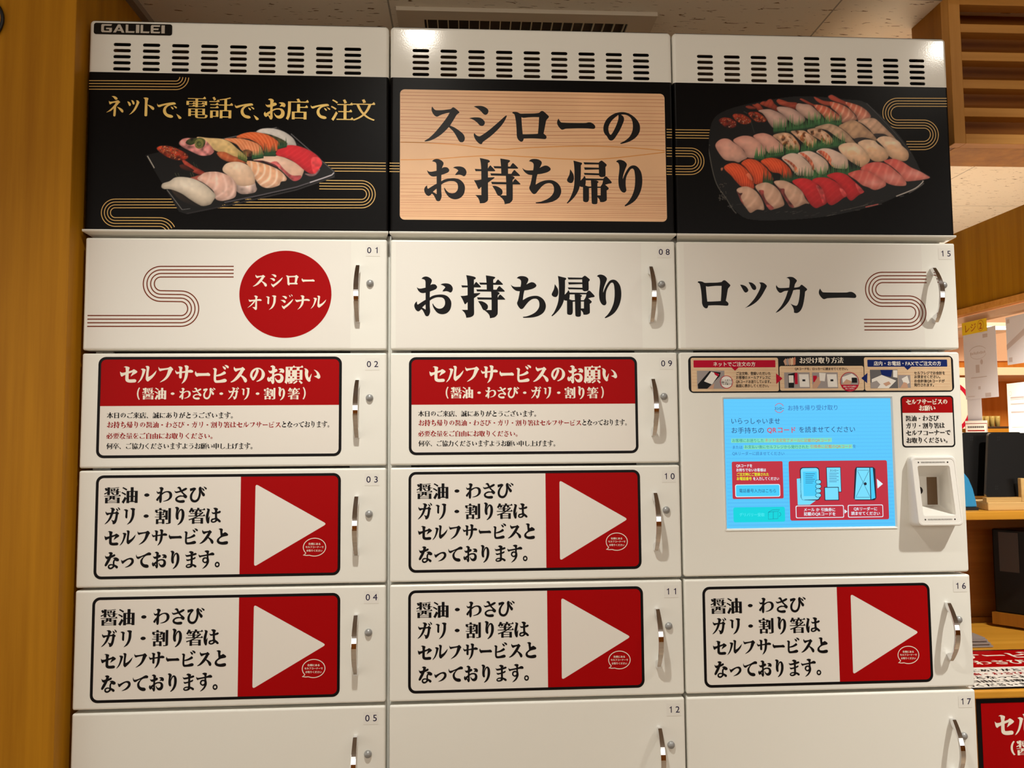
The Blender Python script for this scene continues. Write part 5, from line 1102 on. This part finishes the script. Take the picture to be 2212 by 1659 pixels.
for q, r_ in (([(1435, 192), (1500, 130), (1620, 93), (1750, 120), (1880, 220), (1970, 320), (2022, 430), (1992, 522), (1830, 512), (1720, 502), (1640, 422), (1560, 312)], [(1470, 205), (1520, 210), (1600, 250), (1690, 330), (1730, 420), (1690, 450), (1650, 360), (1560, 270)]),
              ([(1725, 107), (1800, 70), (1930, 53), (2050, 90), (2180, 170), (2272, 260), (2292, 360), (2240, 472), (2120, 482), (2040, 402), (1960, 290), (1850, 182)], [(1770, 95), (1830, 90), (1930, 160), (2010, 270), (2030, 390), (2000, 400), (1960, 300), (1880, 200)]),
              ([(2067, 70), (2130, 20), (2242, 3), (2372, 30), (2522, 100), (2622, 170), (2654, 260), (2642, 372), (2522, 382), (2392, 362), (2322, 290), (2242, 200), (2142, 122)], [(2092, 62), (2180, 48), (2282, 110), (2345, 205), (2335, 290), (2402, 342), (2350, 330), (2270, 230), (2180, 140)])):
    P.put(Cc(q), *WF, edge=.25); P.put(Cc(r_), (208, 96, 70), (206, 110, 72), stripe=((226, 168, 140), 15, 7, .6, 0), edge=.1, noise=.15)
P.grass(*Cc([(1085, 600)])[0], *Cc([(1270, 600)])[0], 30, 5, (40, 70, 44)); P.grass(*Cc([(1400, 570)])[0], *Cc([(1830, 540)])[0], 24, 14, (36, 66, 42)); P.grass(*Cc([(1830, 540)])[0], *Cc([(2220, 540)])[0], 24, 14); P.grass(*D([(0, 540)])[0], *D([(660, 430)])[0], 26, 22); P.grass(*D([(630, 400)])[0], *D([(830, 370)])[0], 24, 7, (36, 60, 42))
HA = ((204, 164, 140), (196, 150, 124))
for q, r_ in (([(605, 762), (690, 715), (800, 708), (920, 760), (1010, 850), (1080, 970), (1112, 1090), (1100, 1142), (980, 1132), (860, 1192), (780, 1102), (690, 982), (640, 862)], [(615, 800), (660, 830), (712, 830), (680, 900), (740, 1040), (690, 985), (640, 870)]),
              ([(945, 712), (1040, 650), (1160, 633), (1290, 690), (1390, 790), (1450, 920), (1482, 1040), (1400, 1092), (1300, 1122), (1210, 1132), (1130, 1012), (1050, 862)], [(1010, 780), (1100, 780), (1110, 880), (1180, 1000), (1290, 1100), (1210, 1132), (1120, 1010), (1045, 860)]),
              ([(1288, 622), (1400, 593), (1520, 610), (1680, 690), (1810, 800), (1870, 930), (1942, 1022), (1870, 1022), (1700, 1092), (1590, 1082), (1490, 922), (1380, 742)], [(1310, 660), (1400, 740), (1480, 750), (1490, 830), (1560, 950), (1660, 1080), (1590, 1085), (1480, 920), (1370, 742)])):
    P.put(Cc(q), *HA, edge=.28, stripe=((222, 188, 164), 35, 20, .4, 1.0)); P.put(Cc(r_), (120, 52, 48), (140, 66, 62), noise=.3, edge=.1)
TU = ((200, 38, 42), (178, 28, 34))
P.put(Cc([(1628, 622), (1700, 570), (1820, 553), (1950, 580), (2080, 660), (2180, 780), (2222, 900), (2262, 1010), (2140, 1080), (2050, 1102), (1950, 1022), (1860, 880), (1780, 762)]), *TU, stripe=((216, 72, 70), 50, 11, .14, 0), edge=.25)
P.put(D([(-50, 600), (20, 550), (150, 538), (270, 560), (400, 630), (500, 720), (592, 870), (520, 922), (400, 1012), (300, 1052), (220, 992), (170, 850), (90, 700)]), *TU, stripe=((216, 72, 70), 50, 11, .14, 0), edge=.25)
P.put(D([(222, 512), (320, 460), (440, 448), (580, 490), (700, 590), (810, 690), (880, 770), (907, 810), (800, 872), (680, 967), (610, 930), (560, 850), (480, 712), (370, 600)]), *TU, stripe=((214, 60, 60), 50, 11, .14, 0), edge=.25)
for q in ([(20, 690), (110, 720), (160, 800), (200, 980), (150, 1020), (100, 880)], [(450, 740), (520, 760), (585, 865), (520, 890)], [(740, 650), (830, 710), (900, 805), (820, 830)]): P.put(D(q), (220, 110, 104), (200, 60, 62), noise=.2, alpha=.7, edge=0)
for q in ([(608, 482), (700, 430), (820, 403), (960, 415), (1100, 480), (1230, 570), (1302, 630), (1292, 702), (1110, 772), (980, 722), (870, 682), (760, 592)], [(838, 392), (920, 310), (1050, 263), (1200, 258), (1350, 310), (1500, 430), (1622, 540), (1682, 640), (1662, 692), (1480, 692), (1320, 642), (1180, 542), (1000, 432)], [(1268, 242), (1350, 208), (1460, 198), (1610, 250), (1760, 350), (1920, 420), (2040, 490), (2113, 545), (1980, 582), (1780, 607), (1660, 602), (1560, 472), (1400, 332)]):
    P.put(D(q), (202, 78, 70), (222, 128, 112), stripe=((228, 160, 140), 25, 16, .28, .3), edge=.22, hi=.2, hp=(.66, .62), axis=(.6, .6))
P.mesh('food_picture', .45, HP[2])
# ================================================================== the room
CZ = 2.405
def one(name, *boxes, **kw):
    mb = MB()
    for b in boxes: mb.box(*b)
    return struct(mb, name, **kw)
one('floor', (-4, 6.5, -4.2, 4.6, -.06, 0, 'floor'))
one('ceiling', (-.4, 6.5, .03, 4.6, CZ, CZ+.05, 'ceiling'))
one('ceiling_front', (-4, 6.5, -4.2, .03, 2.69, 2.75, 'plaster'))
one('trim_1', (-4, 6.5, .03, .045, CZ-.0, 2.69, 'plaster'))
one('wall_left', (-1.6, -.0135, -.040, 4.3, 0, 2.72, 'veneer'), bevel=.002)
one('trim_2', (-.0135, .004, .0, 4.3, CZ-.016, CZ, 'plaster'))
one('wall_front', (-4, 6.5, -4.2, -4.1, 0, 1.25, 'veneer_back'))
one('wall_back', (-.4, 6.5, 3.6, 3.7, 0, CZ, 'orange_wood'))
one('wall_right', (6.4, 6.5, -4.2, 4.6, 0, 2.72, 'veneer_back'))
# wooden bulkhead over the register opening, with a paler lower edge
one('bulkhead_wall', (3.33, 3.37, .26, 3.6, 1.999, CZ, 'veneer_y'))
one('trim_3', (3.322, 3.375, .26, 3.6, 1.968, 1.999, 'veneer_x'))
one('trim_4', (3.345, 3.40, .26, 3.6, 1.928, 1.960, 'pink_wall'))
one('upper_wall_panel', (3.37, 6.4, 3.57, 3.6, 1.86, CZ, 'pink_wall'))

for (dx_, dy_), lb in (((0.63, -0.86), 'round recessed downlight above the middle locker'), ((2.42, -0.86), 'round recessed downlight in front of the counter')):
    D_ = thing('downlight', lb, 'lamp', (dx_, dy_, 2.69), 'recessed downlights')
    n = 32; mb = MB(); rg = [(.040, 2.6895), (.060, 2.6895), (.062, 2.686), (.060, 2.684), (.041, 2.6845), (.040, 2.6895)]
    vs = [(dx_+r*math.cos(2*math.pi*i/n), dy_+r*math.sin(2*math.pi*i/n), z) for r, z in rg for i in range(n)]
    mb.add(vs, [(j*n+i, j*n+(i+1) % n, (j+1)*n+(i+1) % n, (j+1)*n+i) for j in range(5) for i in range(n)], 'plate'); shift(mb.build('trim_ring', smooth=True), D_)
    mb = MB(); mb.add([(dx_+.038*math.cos(2*math.pi*i/n), dy_+.038*math.sin(2*math.pi*i/n), 2.6885) for i in range(n)], [tuple(range(n))[::-1]], 'downlight'); shift(mb.build('lens'), D_)
# ---- ceiling air outlet behind the lockers
V = thing('ceiling_vent', 'long beige ceiling air outlet with thin fins above the middle locker', 'vent', (.93, .30, CZ))
x0, x1, y0, y1 = .632, 1.232, .225, .40
mb = MB()
for b in ((x0-.02, x1+.02, y0-.022, y0+.018), (x0-.02, x1+.02, y1-.02, y1+.02), (x0-.02, x0+.045, y0+.018, y1-.02), (x1-.045, x1+.02, y0+.018, y1-.02)): mb.box(*b, CZ-.010, CZ, 'vent_frame')
shift(mb.build('frame'), V)
mb = MB(); mb.box(x0+.04, x1-.04, y0+.01, y1-.01, CZ-.001, CZ+.0006, 'black_void'); shift(mb.build('opening'), V)
for k in range(20):
    x = x0+.052+k*(x1-x0-.104)/19
    mb = MB(); mb.box(x-.0011, x+.0011, y0+.015, y1-.015, CZ-.009, CZ-.001, 'fin'); shift(mb.build('fin'), V)

# ---- wooden lattice box hanging from the ceiling
T = thing('lattice_box', 'wooden louvred lattice box hanging from ceiling right of the lockers', 'lattice', (2.6, .18, CZ))
lx0, lx1, ly0, ly1, lz0 = 1.9255, 3.32, .10, .252, 2.0445
mb = MB(); mb.box(lx0, lx0+.028, ly0, ly0+.03, lz0, CZ, 'veneer_z2'); shift(mb.build('stile', bevel=.0012), T)
mb = MB(); mb.box(lx0+.028, lx1, ly0, ly0+.03, lz0, 2.068, 'veneer_x'); shift(mb.build('bottom_rail', bevel=.001), T)
for za, zb in ((2.1105, 2.132), (2.179, 2.2005), (2.247, 2.268), (2.316, 2.3365), (2.384, CZ)):
    mb = MB(); mb.box(lx0+.028, lx1, ly0+.002, ly0+.034, za, zb, 'veneer_x'); shift(mb.build('slat', bevel=.001), T)
mb = MB(); mb.box(lx0+.004, lx1, ly0+.085, ly0+.095, lz0+.02, CZ, 'veneer_back'); shift(mb.build('back_board'), T)
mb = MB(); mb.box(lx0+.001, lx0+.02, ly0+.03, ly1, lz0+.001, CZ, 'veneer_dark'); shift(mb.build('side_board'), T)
mb = MB(); mb.box(lx0+.02, lx1, ly0+.03, ly1, lz0, lz0+.02, 'veneer'); shift(mb.build('bottom_board'), T)
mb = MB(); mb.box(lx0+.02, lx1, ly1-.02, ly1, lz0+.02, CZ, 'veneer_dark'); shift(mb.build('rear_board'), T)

# ---- service counter and the shelf unit on it
K_ = thing('service_counter', 'low oak service counter right of the lockers carrying a red notice', 'counter', (2.6, .45, 0))
mb = MB(); mb.box(1.872, 3.3, .094, .80, .772, .790, 'counter_wood'); shift(mb.build('counter_top', bevel=.004, seg=3), K_)
mb = MB(); mb.box(1.875, 3.29, .104, .78, 0, .772, 'veneer_x'); shift(mb.build('front_panel'), K_)
U = thing('shelf_unit', 'open oak shelf unit standing on the counter, holding tablets on its top board', 'shelf', (2.6, .58, .79))
bz1, bz0 = 1.1540, 1.1320
mb = MB(); mb.box(1.875, 3.29, .40, .80, bz0, bz1, 'counter_wood'); shift(mb.build('top_board', bevel=.002), U)
mb = MB(); mb.box(1.875, 3.29, .70, .715, .79, bz0, 'veneer_back'); shift(mb.build('back_board'), U)
mb = MB(); mb.box(1.875, 3.29, .688, .70, .79, .806, 'veneer_dark'); shift(mb.build('kick_strip'), U)
for x in (1.875, 3.272):
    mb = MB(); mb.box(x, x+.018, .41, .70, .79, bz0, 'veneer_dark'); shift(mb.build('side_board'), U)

Wk = thing('reflector', 'pale worktop added unseen behind the shelf unit to bounce light upward', 'reflector', (2.7, 1.6, 0))  # pale top added out of view to bounce light onto ceiling and papers
mb = MB(); mb.box(1.95, 3.25, .95, 2.4, .84, .86, 'paper'); shift(mb.build('top'), Wk)
mb = MB(); mb.box(2.0, 3.2, 1.0, 2.35, 0, .84, 'veneer_back'); shift(mb.build('base'), Wk)
def world_text(name_mb, s, origin, ux, vx, x0, x1, vc, em, key, style, n):
    """lettering on any plane: ux, vx are the plane's right and up directions in the room"""
    t = MB(); text(t, s, x0, x1, vc, em, key, n, style)
    o = np.array(origin); ux, vx = np.array(ux, float), np.array(vx, float); nx = np.cross(ux, vx)
    name_mb.add([tuple(o+ux*p[0]+vx*p[2]+nx*(-p[1])) for p in t.v], t.f, key)
def plane_draw(mb, draw, origin, ux, vx):
    t = MB(); draw(t); o = np.array(origin); ux, vx = np.array(ux, float), np.array(vx, float); nx = np.cross(ux, vx)
    pts = [tuple(o+ux*p[0]+vx*p[2]+nx*(-p[1])) for p in t.v]
    for k in t.mats:
        i = t.mats.index(k); fs = [f for f, m in zip(t.f, t.m) if m == i]; mb.add(pts, fs, k)
def self_service_sheet(mb):
    """square cornered version of the notice: 489.5 x 206 units"""
    w, h = 489.5, 206.0
    mb.rect(0, w, -h, 0, 'ink', .3); b = 6
    mb.rect(b, w-b, -100.6, -b, 'red', .5); mb.rect(b, w-b, -h+b, -100.6, 'paper', .5)
    text(mb, 'セルフサービスのお願い', 46, 445, -37, 38, 'cream_text', .7, MINCHO_B); text(mb, '（醤油・わさび・ガリ・割り箸）', 60, 432, -76, 25, 'cream_text', .7, MINCHO_B)
    text(mb, '本日のご来店、誠にありがとうございます。', 18, 300, -118, 14, 'ink', .7, MINCHO)
    text(mb, 'お持ち帰りの', 18, 105, -136, 14, 'ink', .7, MINCHO); text(mb, '醤油・わさび・ガリ・割り箸', 108, 300, -136, 14, 'red_text', .7, MINCHO); text(mb, 'は', 302, 316, -136, 14, 'ink', .7, MINCHO)
    text(mb, 'セルフサービスとなっております。', 18, 250, -154, 14, 'ink', .7, MINCHO)
    text(mb, '必要な量をご自由にお取りください。', 18, 262, -172, 14, 'ink', .7, MINCHO); text(mb, '何卒、ご協力くださいますようお願い申し上げます。', 18, 350, -190, 14, 'ink', .7, MINCHO)
# notice lying flat on the counter: 1.05 m wide, 0.29 deep
mb = MB()
def flat_sheet(m):
    w, h = 489.5, 206.0
    self_service_sheet(m)
S_ = 0.297/.206
plane_draw(mb, flat_sheet, (1.74, .400, .7905), (S_*1.30, 0, 0), (0, S_, 0))
tag(mb.build('counter_notice'), 'laminated notice sheet lying flat on the counter in front of the shelf', 'notice')
# large red notice on the counter front
mb = MB()
def front_sheet(m):
    w, h = 489.5, 206.0
    m.rect(0, w, -h, 0, 'ink', .3); m.rect(6.5, w, -h+6, -6.2, 'red', .5)
    text(m, 'セルフサービスのお願い', 24, 350, -36.5, 33, 'cream_text', .7, MINCHO_B)
    text(m, '（', 33, 53, -67.5, 20, 'cream_text', .7, MINCHO); text(m, '醤油・わさび・ガリ・割り箸', 54, 330, -67.5, 22, 'cream_text', .7, MINCHO_B)
plane_draw(mb, front_sheet, (1.9165, .1033, .7705), (1.62, 0, 0), (0, 0, 1.62))
tag(mb.build('front_notice'), 'large red notice with black edge on the counter front below', 'notice')
# stack of leaflets
for k in range(6):
    mb = MB(); mb.box(2.02+.002*(k % 3), 2.186-.004*k, .425+.003*(k % 2), .492-.002*k, .7915+k*.0042, .7951+k*.0042, 'leaflet')
    lb = ['grey leaflet at the bottom of the small pile on the counter', 'second lowest grey leaflet in the pile on the counter', 'third grey leaflet from the bottom of the counter pile', 'grey leaflet third from the top of the counter pile', 'grey leaflet just under the topmost one of the counter pile', 'topmost grey leaflet of the small pile beside the lockers'][k]
    tag(mb.build('leaflet'), lb, 'leaflet', 'leaflets piled on the counter')
# black case in the shelf
Bx = thing('black_case', 'tall black case with grey front panel standing in the dark shelf', 'case', (2.50, .62, .806))
mb = MB()
A_ = [(2.335, .640), (2.52, .430), (2.70, .50), (2.60, .684)]
mb.prism([(x, y, .7985) for x, y in A_], (0, 0, .035), 'veneer_dark'); shift(mb.build('base'), Bx)
A2 = [(2.345, .640), (2.52, .445), (2.69, .505), (2.60, .680)]
mb = MB(); mb.prism([(x, y, .8335) for x, y in A2], (0, 0, .245), 'box_black'); shift(mb.build('body', bevel=.004), Bx)
mb = MB(); d_ = np.array([.175, -.195, 0]); d_ /= np.linalg.norm(d_); nn = np.array([-.745, -.668, 0])
p0 = np.array([2.345, .640, 0])+d_*.018+nn*.0015
mb.prism([tuple(p0+np.array([0, 0, .955])), tuple(p0+d_*.05+np.array([0, 0, .955])), tuple(p0+d_*.05+np.array([0, 0, 1.07])), tuple(p0+np.array([0, 0, 1.07]))], tuple(nn*.002), 'box_grey'); shift(mb.build('front_label'), Bx)

# ---- tablets, stand, tape dispenser on the top board
def tablet(name, lab, x0, x1, y, z0, z1, lean, off):
    t = thing(name, lab, 'tablet', ((x0+x1)/2, y, z0), 'tablets on the wooden stand')
    mb = MB(); n = 5; th = .009
    lp = [(u, v) for u, v in rloop(x0*1000, x1*1000, 0, (z1-z0)*1000, 8, 4)]
    f = lambda u, v, d: (u/1000+off*v/1000, y+d+lean*v/1000, z0+v/1000)
    a = [f(u, v, 0) for u, v in lp]; b = [f(u, v, th) for u, v in lp]; m = len(lp)
    mb.add(a, [tuple(range(m))[::-1]], 'tablet'); mb.add(a+b, [(i, (i+1) % m, m+(i+1) % m, m+i) for i in range(m)], 'tablet_edge'); mb.add(b, [tuple(range(m))], 'tablet')
    shift(mb.build('shell', bevel=.0015), t)
    for vv in (.155, .02):
        mb = MB()
        for k in range(2):
            for r in range(2):
                u = x0*1000+26+k*5; v = vv*1000+r*7
                q = [f(u, v, -.0004), f(u+1.6, v, -.0004), f(u+2.4, v+4, -.0004), f(u+.8, v+4, -.0004)]; mb.add(q, [(0, 1, 2, 3)], 'black_void')
        shift(mb.build('vent_holes'), t)
    return t
tablet('tablet', 'nearer black tablet at the picture edge leaning in the wooden stand', 2.2035, 2.46, .452, 1.188, 1.3635, .10, .16)
tablet('tablet', 'black tablet half hidden behind the nearer one beside the tape dispenser', 2.155, 2.33, .490, 1.188, 1.366, .10, .14)
St = thing('tablet_stand', 'pale wooden tablet stand with upright peg on the top board', 'stand', (2.3, .46, bz1))
mb = MB(); mb.box(2.19, 2.50, .425, .56, bz1, 1.176, 'light_wood'); shift(mb.build('base', bevel=.002), St)
mb = MB(); mb.box(2.19, 2.50, .43, .447, 1.176, 1.188, 'light_wood'); mb.box(2.19, 2.50, .52, .54, 1.176, 1.188, 'light_wood'); shift(mb.build('rail', bevel=.001), St)
mb = MB(); mb.box(2.2885, 2.3005, .428, .442, 1.176, 1.240, 'light_wood'); shift(mb.build('peg', bevel=.002), St)
Tp = thing('tape_dispenser', 'glossy blue tape dispenser with yellowed roll beside the touchscreen locker', 'tape dispenser', (2.10, .47, bz1))
prof = [(2.1705, 0), (2.168, .018), (2.161, .050), (2.150, .078), (2.136, .096), (2.118, .107), (2.108, .108), (2.111, .096), (2.126, .078), (2.133, .058), (2.128, .046), (2.115, .040), (2.100, .040), (2.078, .048), (2.050, .050), (2.020, .060), (1.985, .064), (1.975, .058), (1.975, 0)]
mb = MB(); mb.prism([(x, .440, bz1+.008+z) for x, z in prof], (0, .045, 0), 'tape_blue'); shift(mb.build('body', bevel=.004, seg=3), Tp)
mb = MB(); mb.prism([(x, .452, bz1+.040+z) for x, z in ((2.055, .012), (2.135, .0), (2.135, .045), (2.112, .066), (2.055, .05))], (0, .03, 0), 'tape_dark'); shift(mb.build('hollow'), Tp)
mb = MB(); mb.box(1.977, 2.171, .437, .488, bz1, bz1+.008, 'cable'); shift(mb.build('base'), Tp)
mb = MB(); k = 36; ang = [2*math.pi*i/k for i in range(k)]; cx, cz, ro, ri = 2.068, bz1+.096, .048, .036
vs = [(cx+r*math.cos(a), y, cz+r*math.sin(a)) for y in (.4405, .4595) for r in (ro, ri) for a in ang]
mb.add(vs, [(i, (i+1) % k, k+(i+1) % k, k+i) for i in range(k)]+[(2*k+i, 3*k+i, 3*k+(i+1) % k, 2*k+(i+1) % k) for i in range(k)]+[(i, 2*k+i, 2*k+(i+1) % k, (i+1) % k) for i in range(k)]+[(k+i, k+(i+1) % k, 3*k+(i+1) % k, 3*k+i) for i in range(k)], 'tape_roll'); shift(mb.build('tape_roll'), Tp)

# ---- clear sheet and papers hanging in the register opening (plane x = 3.33)
mb = MB(); mb.box(3.3405, 3.3425, 1.0, 2.205, 1.30, 1.968, 'clear')
tag(mb.build('clear_screen'), 'clear plastic screen hanging under the wooden bulkhead behind the papers', 'screen')
def hung(name, lab, cat, ya, yb, z0, z1, key, draw=None, x=3.330, group=None, sl=0.0):
    """ya is the far end (left in view), yb the near end"""
    mb = MB(); x_ = x
    mb.prism([(x_, ya, z0), (x_, yb, z0+sl), (x_, yb, z1+sl), (x_, ya, z1)], (.0012, 0, 0), key)
    if draw: plane_draw(mb, draw, (x_-.0002, ya, z0), (0, -1, 0), (0, 0, 1))
    return tag(mb.build(name), lab, cat, group)
def d_yellow(m):
    w, h = 190, 64
    text(m, 'レジ', 16, 112, 31, 46, 'brick', .4, ('sans', .008, .008, 0)); text(m, '2', 130, 160, 33, 44, 'brick', .4, ('sans', .012, .012, 0))
    m.ribbon([(145+22*math.cos(a), 33+26*math.sin(a)) for a in np.linspace(0, 6.2, 30)], 2.2, 'brick', .4, True)
hung('yellow_card', 'yellow handwritten card hanging at top of the register opening', 'card', 2.203, 2.014, 1.861, 1.925, 'yellow', d_yellow, x=3.327)
def d_paper(m):
    m.ribbon([(110+62*math.cos(a), 230+32*math.sin(a)) for a in np.linspace(3.4, 6.0, 16)], 2, 'faint', .3); m.ribbon([(108+70*math.cos(a), 225+38*math.sin(a)) for a in np.linspace(.5, 2.7, 16)], 2.5, 'faint', .3)
    for k in range(9): m.rect(52+k*13, 60+k*13, 222+(k % 3), 236-(k % 2)*3, 'faint', .3)
    m.rect(88, 116, 130, 170, 'faint', .3); m.disc(134, 182, 10, 'faint', .3, 13); m.rect(48, 168, 105, 109, 'faint', .3); m.rect(100, 118, 46, 62, 'faint', .3); m.rect(150, 192, 6, 26, 'faint', .3); m.rect(16, 70, 12, 15, 'faint', .3); m.rect(150, 186, 300, 318, 'faint', .3)
hung('hanging_paper', 'tall grey paper hanging below the yellow card, print showing through', 'paper', 2.2015, 1.957, 1.531, 1.876, 'sheet', d_paper, group='papers in the register opening', sl=.003)
def d_big(m):
    m.rect(10, 34, 12, 34, 'faint', .3); m.flat([(0, 70), (120, 130), (120, 160), (0, 96)], 'faint', .3); m.rect(6, 26, 196, 216, 'faint', .3)
hung('hanging_paper', 'large grey paper hanging at the right edge high up', 'paper', 1.884, 1.60, 1.680, 1.905, 'sheet', d_big, group='papers in the register opening', sl=.004)
def d_low(m):
    m.ribbon([(22+8*math.cos(a), 200+10*math.sin(a)) for a in np.linspace(0, 6.2, 20)], 1.2, 'faint', .3, True)
    for y in (176, 170, 150, 147, 108, 40): m.rect(22, 110, y, y+(7 if y in (176, 108) else 2), 'faint', .3)
hung('hanging_paper', 'pale paper at the right edge below the large grey one', 'paper', 1.898, 1.60, 1.345, 1.592, 'plate', d_low, group='papers in the register opening', sl=.004)
hung('hanging_paper', 'narrow plain grey paper under the tall one, above the menu card', 'paper', 2.199, 2.090, 1.40, 1.533, 'sheet', None, x=3.334, group='papers in the register opening')
def d_menu(m):
    m.rect(0, 168, 0, 74, 'red_text', .2); m.rect(3, 165, 2, 71, 'plate', .4)
    for k in range(9): m.rect(20+k*14, 31+k*14, 50, 60, 'slate', .5)
    m.rect(18, 148, 34, 40, 'red_text', .5)
    for k in range(3): m.rect(12+k*48, 26+k*48, 8, 22, 'crimson', .5); m.rect(30+k*48, 54+k*48, 11, 18, 'slate', .5)
hung('menu_card', 'small white card with dark red border standing behind the tablets', 'card', 2.205, 2.037, 1.335, 1.422, 'plate', d_menu, x=3.322)

# ---- shelves, cups, lamp and round sign at the back of the register area
for nm, z, th, key, lb in (('wall_shelf', 1.716, .050, 'pink_wall', 'pale upper shelf on the back wall behind the hanging papers'), ('wall_shelf', 1.354, .030, 'counter_wood', 'lower oak shelf on the back wall carrying the cups')):
    mb = MB(); mb.box(3.55, 6.0, 3.0, 3.598, z, z+th, key); tag(mb.build(nm, bevel=.003), lb, 'shelf', 'shelves on the register back wall')
mb = MB(); mb.box(4.00, 4.16, 3.03, 3.18, 1.3845, 1.398, 'tray_dark'); tag(mb.build('cup_tray', bevel=.003), 'dark tray under the cups on the lower back shelf', 'tray')
for k in range(4):
    mb = MB(); n = 20; cx, cy, z0 = 4.022+k*.036, 3.10, 1.3985
    rg = [(.013, 0), (.0165, .055), (.0172, .066), (.0160, .066), (.0125, .004)]
    vs = [(cx+r*math.cos(2*math.pi*i/n), cy+r*math.sin(2*math.pi*i/n), z0+z) for r, z in rg for i in range(n)]
    mb.add(vs, [(j*n+i, j*n+(i+1) % n, (j+1)*n+(i+1) % n, (j+1)*n+i) for j in range(4) for i in range(n)]+[tuple(range(n))[::-1], tuple(range(4*n, 5*n))], 'cup')
    lb = ['leftmost yellowish glass cup on the dark tray', 'second yellowish glass cup from the left on the dark tray', 'third yellowish glass cup from the left on the dark tray', 'rightmost yellowish glass cup on the dark tray'][k]
    tag(mb.build('glass_cup', smooth=True), lb, 'cup', 'cups on the lower shelf')
Lp = thing('strip_lamp', 'bright white strip lamp under the ceiling of the register area', 'lamp', (4.11, 3.0, 2.02))
mb = MB(); mb.box(4.02, 4.30, 2.985, 3.02, 2.004, 2.022, 'lamp'); shift(mb.build('tube', bevel=.004), Lp)
mb = MB(); mb.box(3.98, 4.34, 2.98, 3.57, 2.022, 2.045, 'plate'); shift(mb.build('housing'), Lp)
mb = MB(); n = 40
mb.box(3.60, 3.915, 2.96, 2.975, 1.385, 1.70, 'plate'); cx, cz = 3.71, 1.52
vs = [(cx+r*math.cos(2*math.pi*i/n), 2.9585, cz+r*math.sin(2*math.pi*i/n)) for r in (.165, .142) for i in range(n)]
mb.add(vs, [(i, (i+1) % n, n+(i+1) % n, n+i) for i in range(n)], 'crimson')
tag(mb.build('round_sign'), 'white sign with red ring partly hidden behind the locker edge', 'sign')

# ---- black cable loop on the wooden wall
mb = MB(); R0, r0 = .0475, .0034; cx, cz = -.2035, 2.212; nu, nv = 48, 10; vs = []
for i in range(nu):
    a = 2*math.pi*i/nu; rr = R0*(1+.05*math.sin(2*a))
    for j in range(nv):
        b = 2*math.pi*j/nv; vs.append((cx+(rr+r0*math.cos(b))*math.cos(a), -.0436+r0*math.sin(b), cz+(rr*1.0+r0*math.cos(b))*math.sin(a)))
mb.add(vs, [(i*nv+j, ((i+1) % nu)*nv+j, ((i+1) % nu)*nv+(j+1) % nv, i*nv+(j+1) % nv) for i in range(nu) for j in range(nv)], 'cable')
tag(mb.build('cable_loop', smooth=True), 'black cable loop hanging on the wooden wall at top left', 'cable')

for o in list(bpy.data.objects):
    if o.type == 'MESH' and o.users == 0: bpy.data.objects.remove(o)
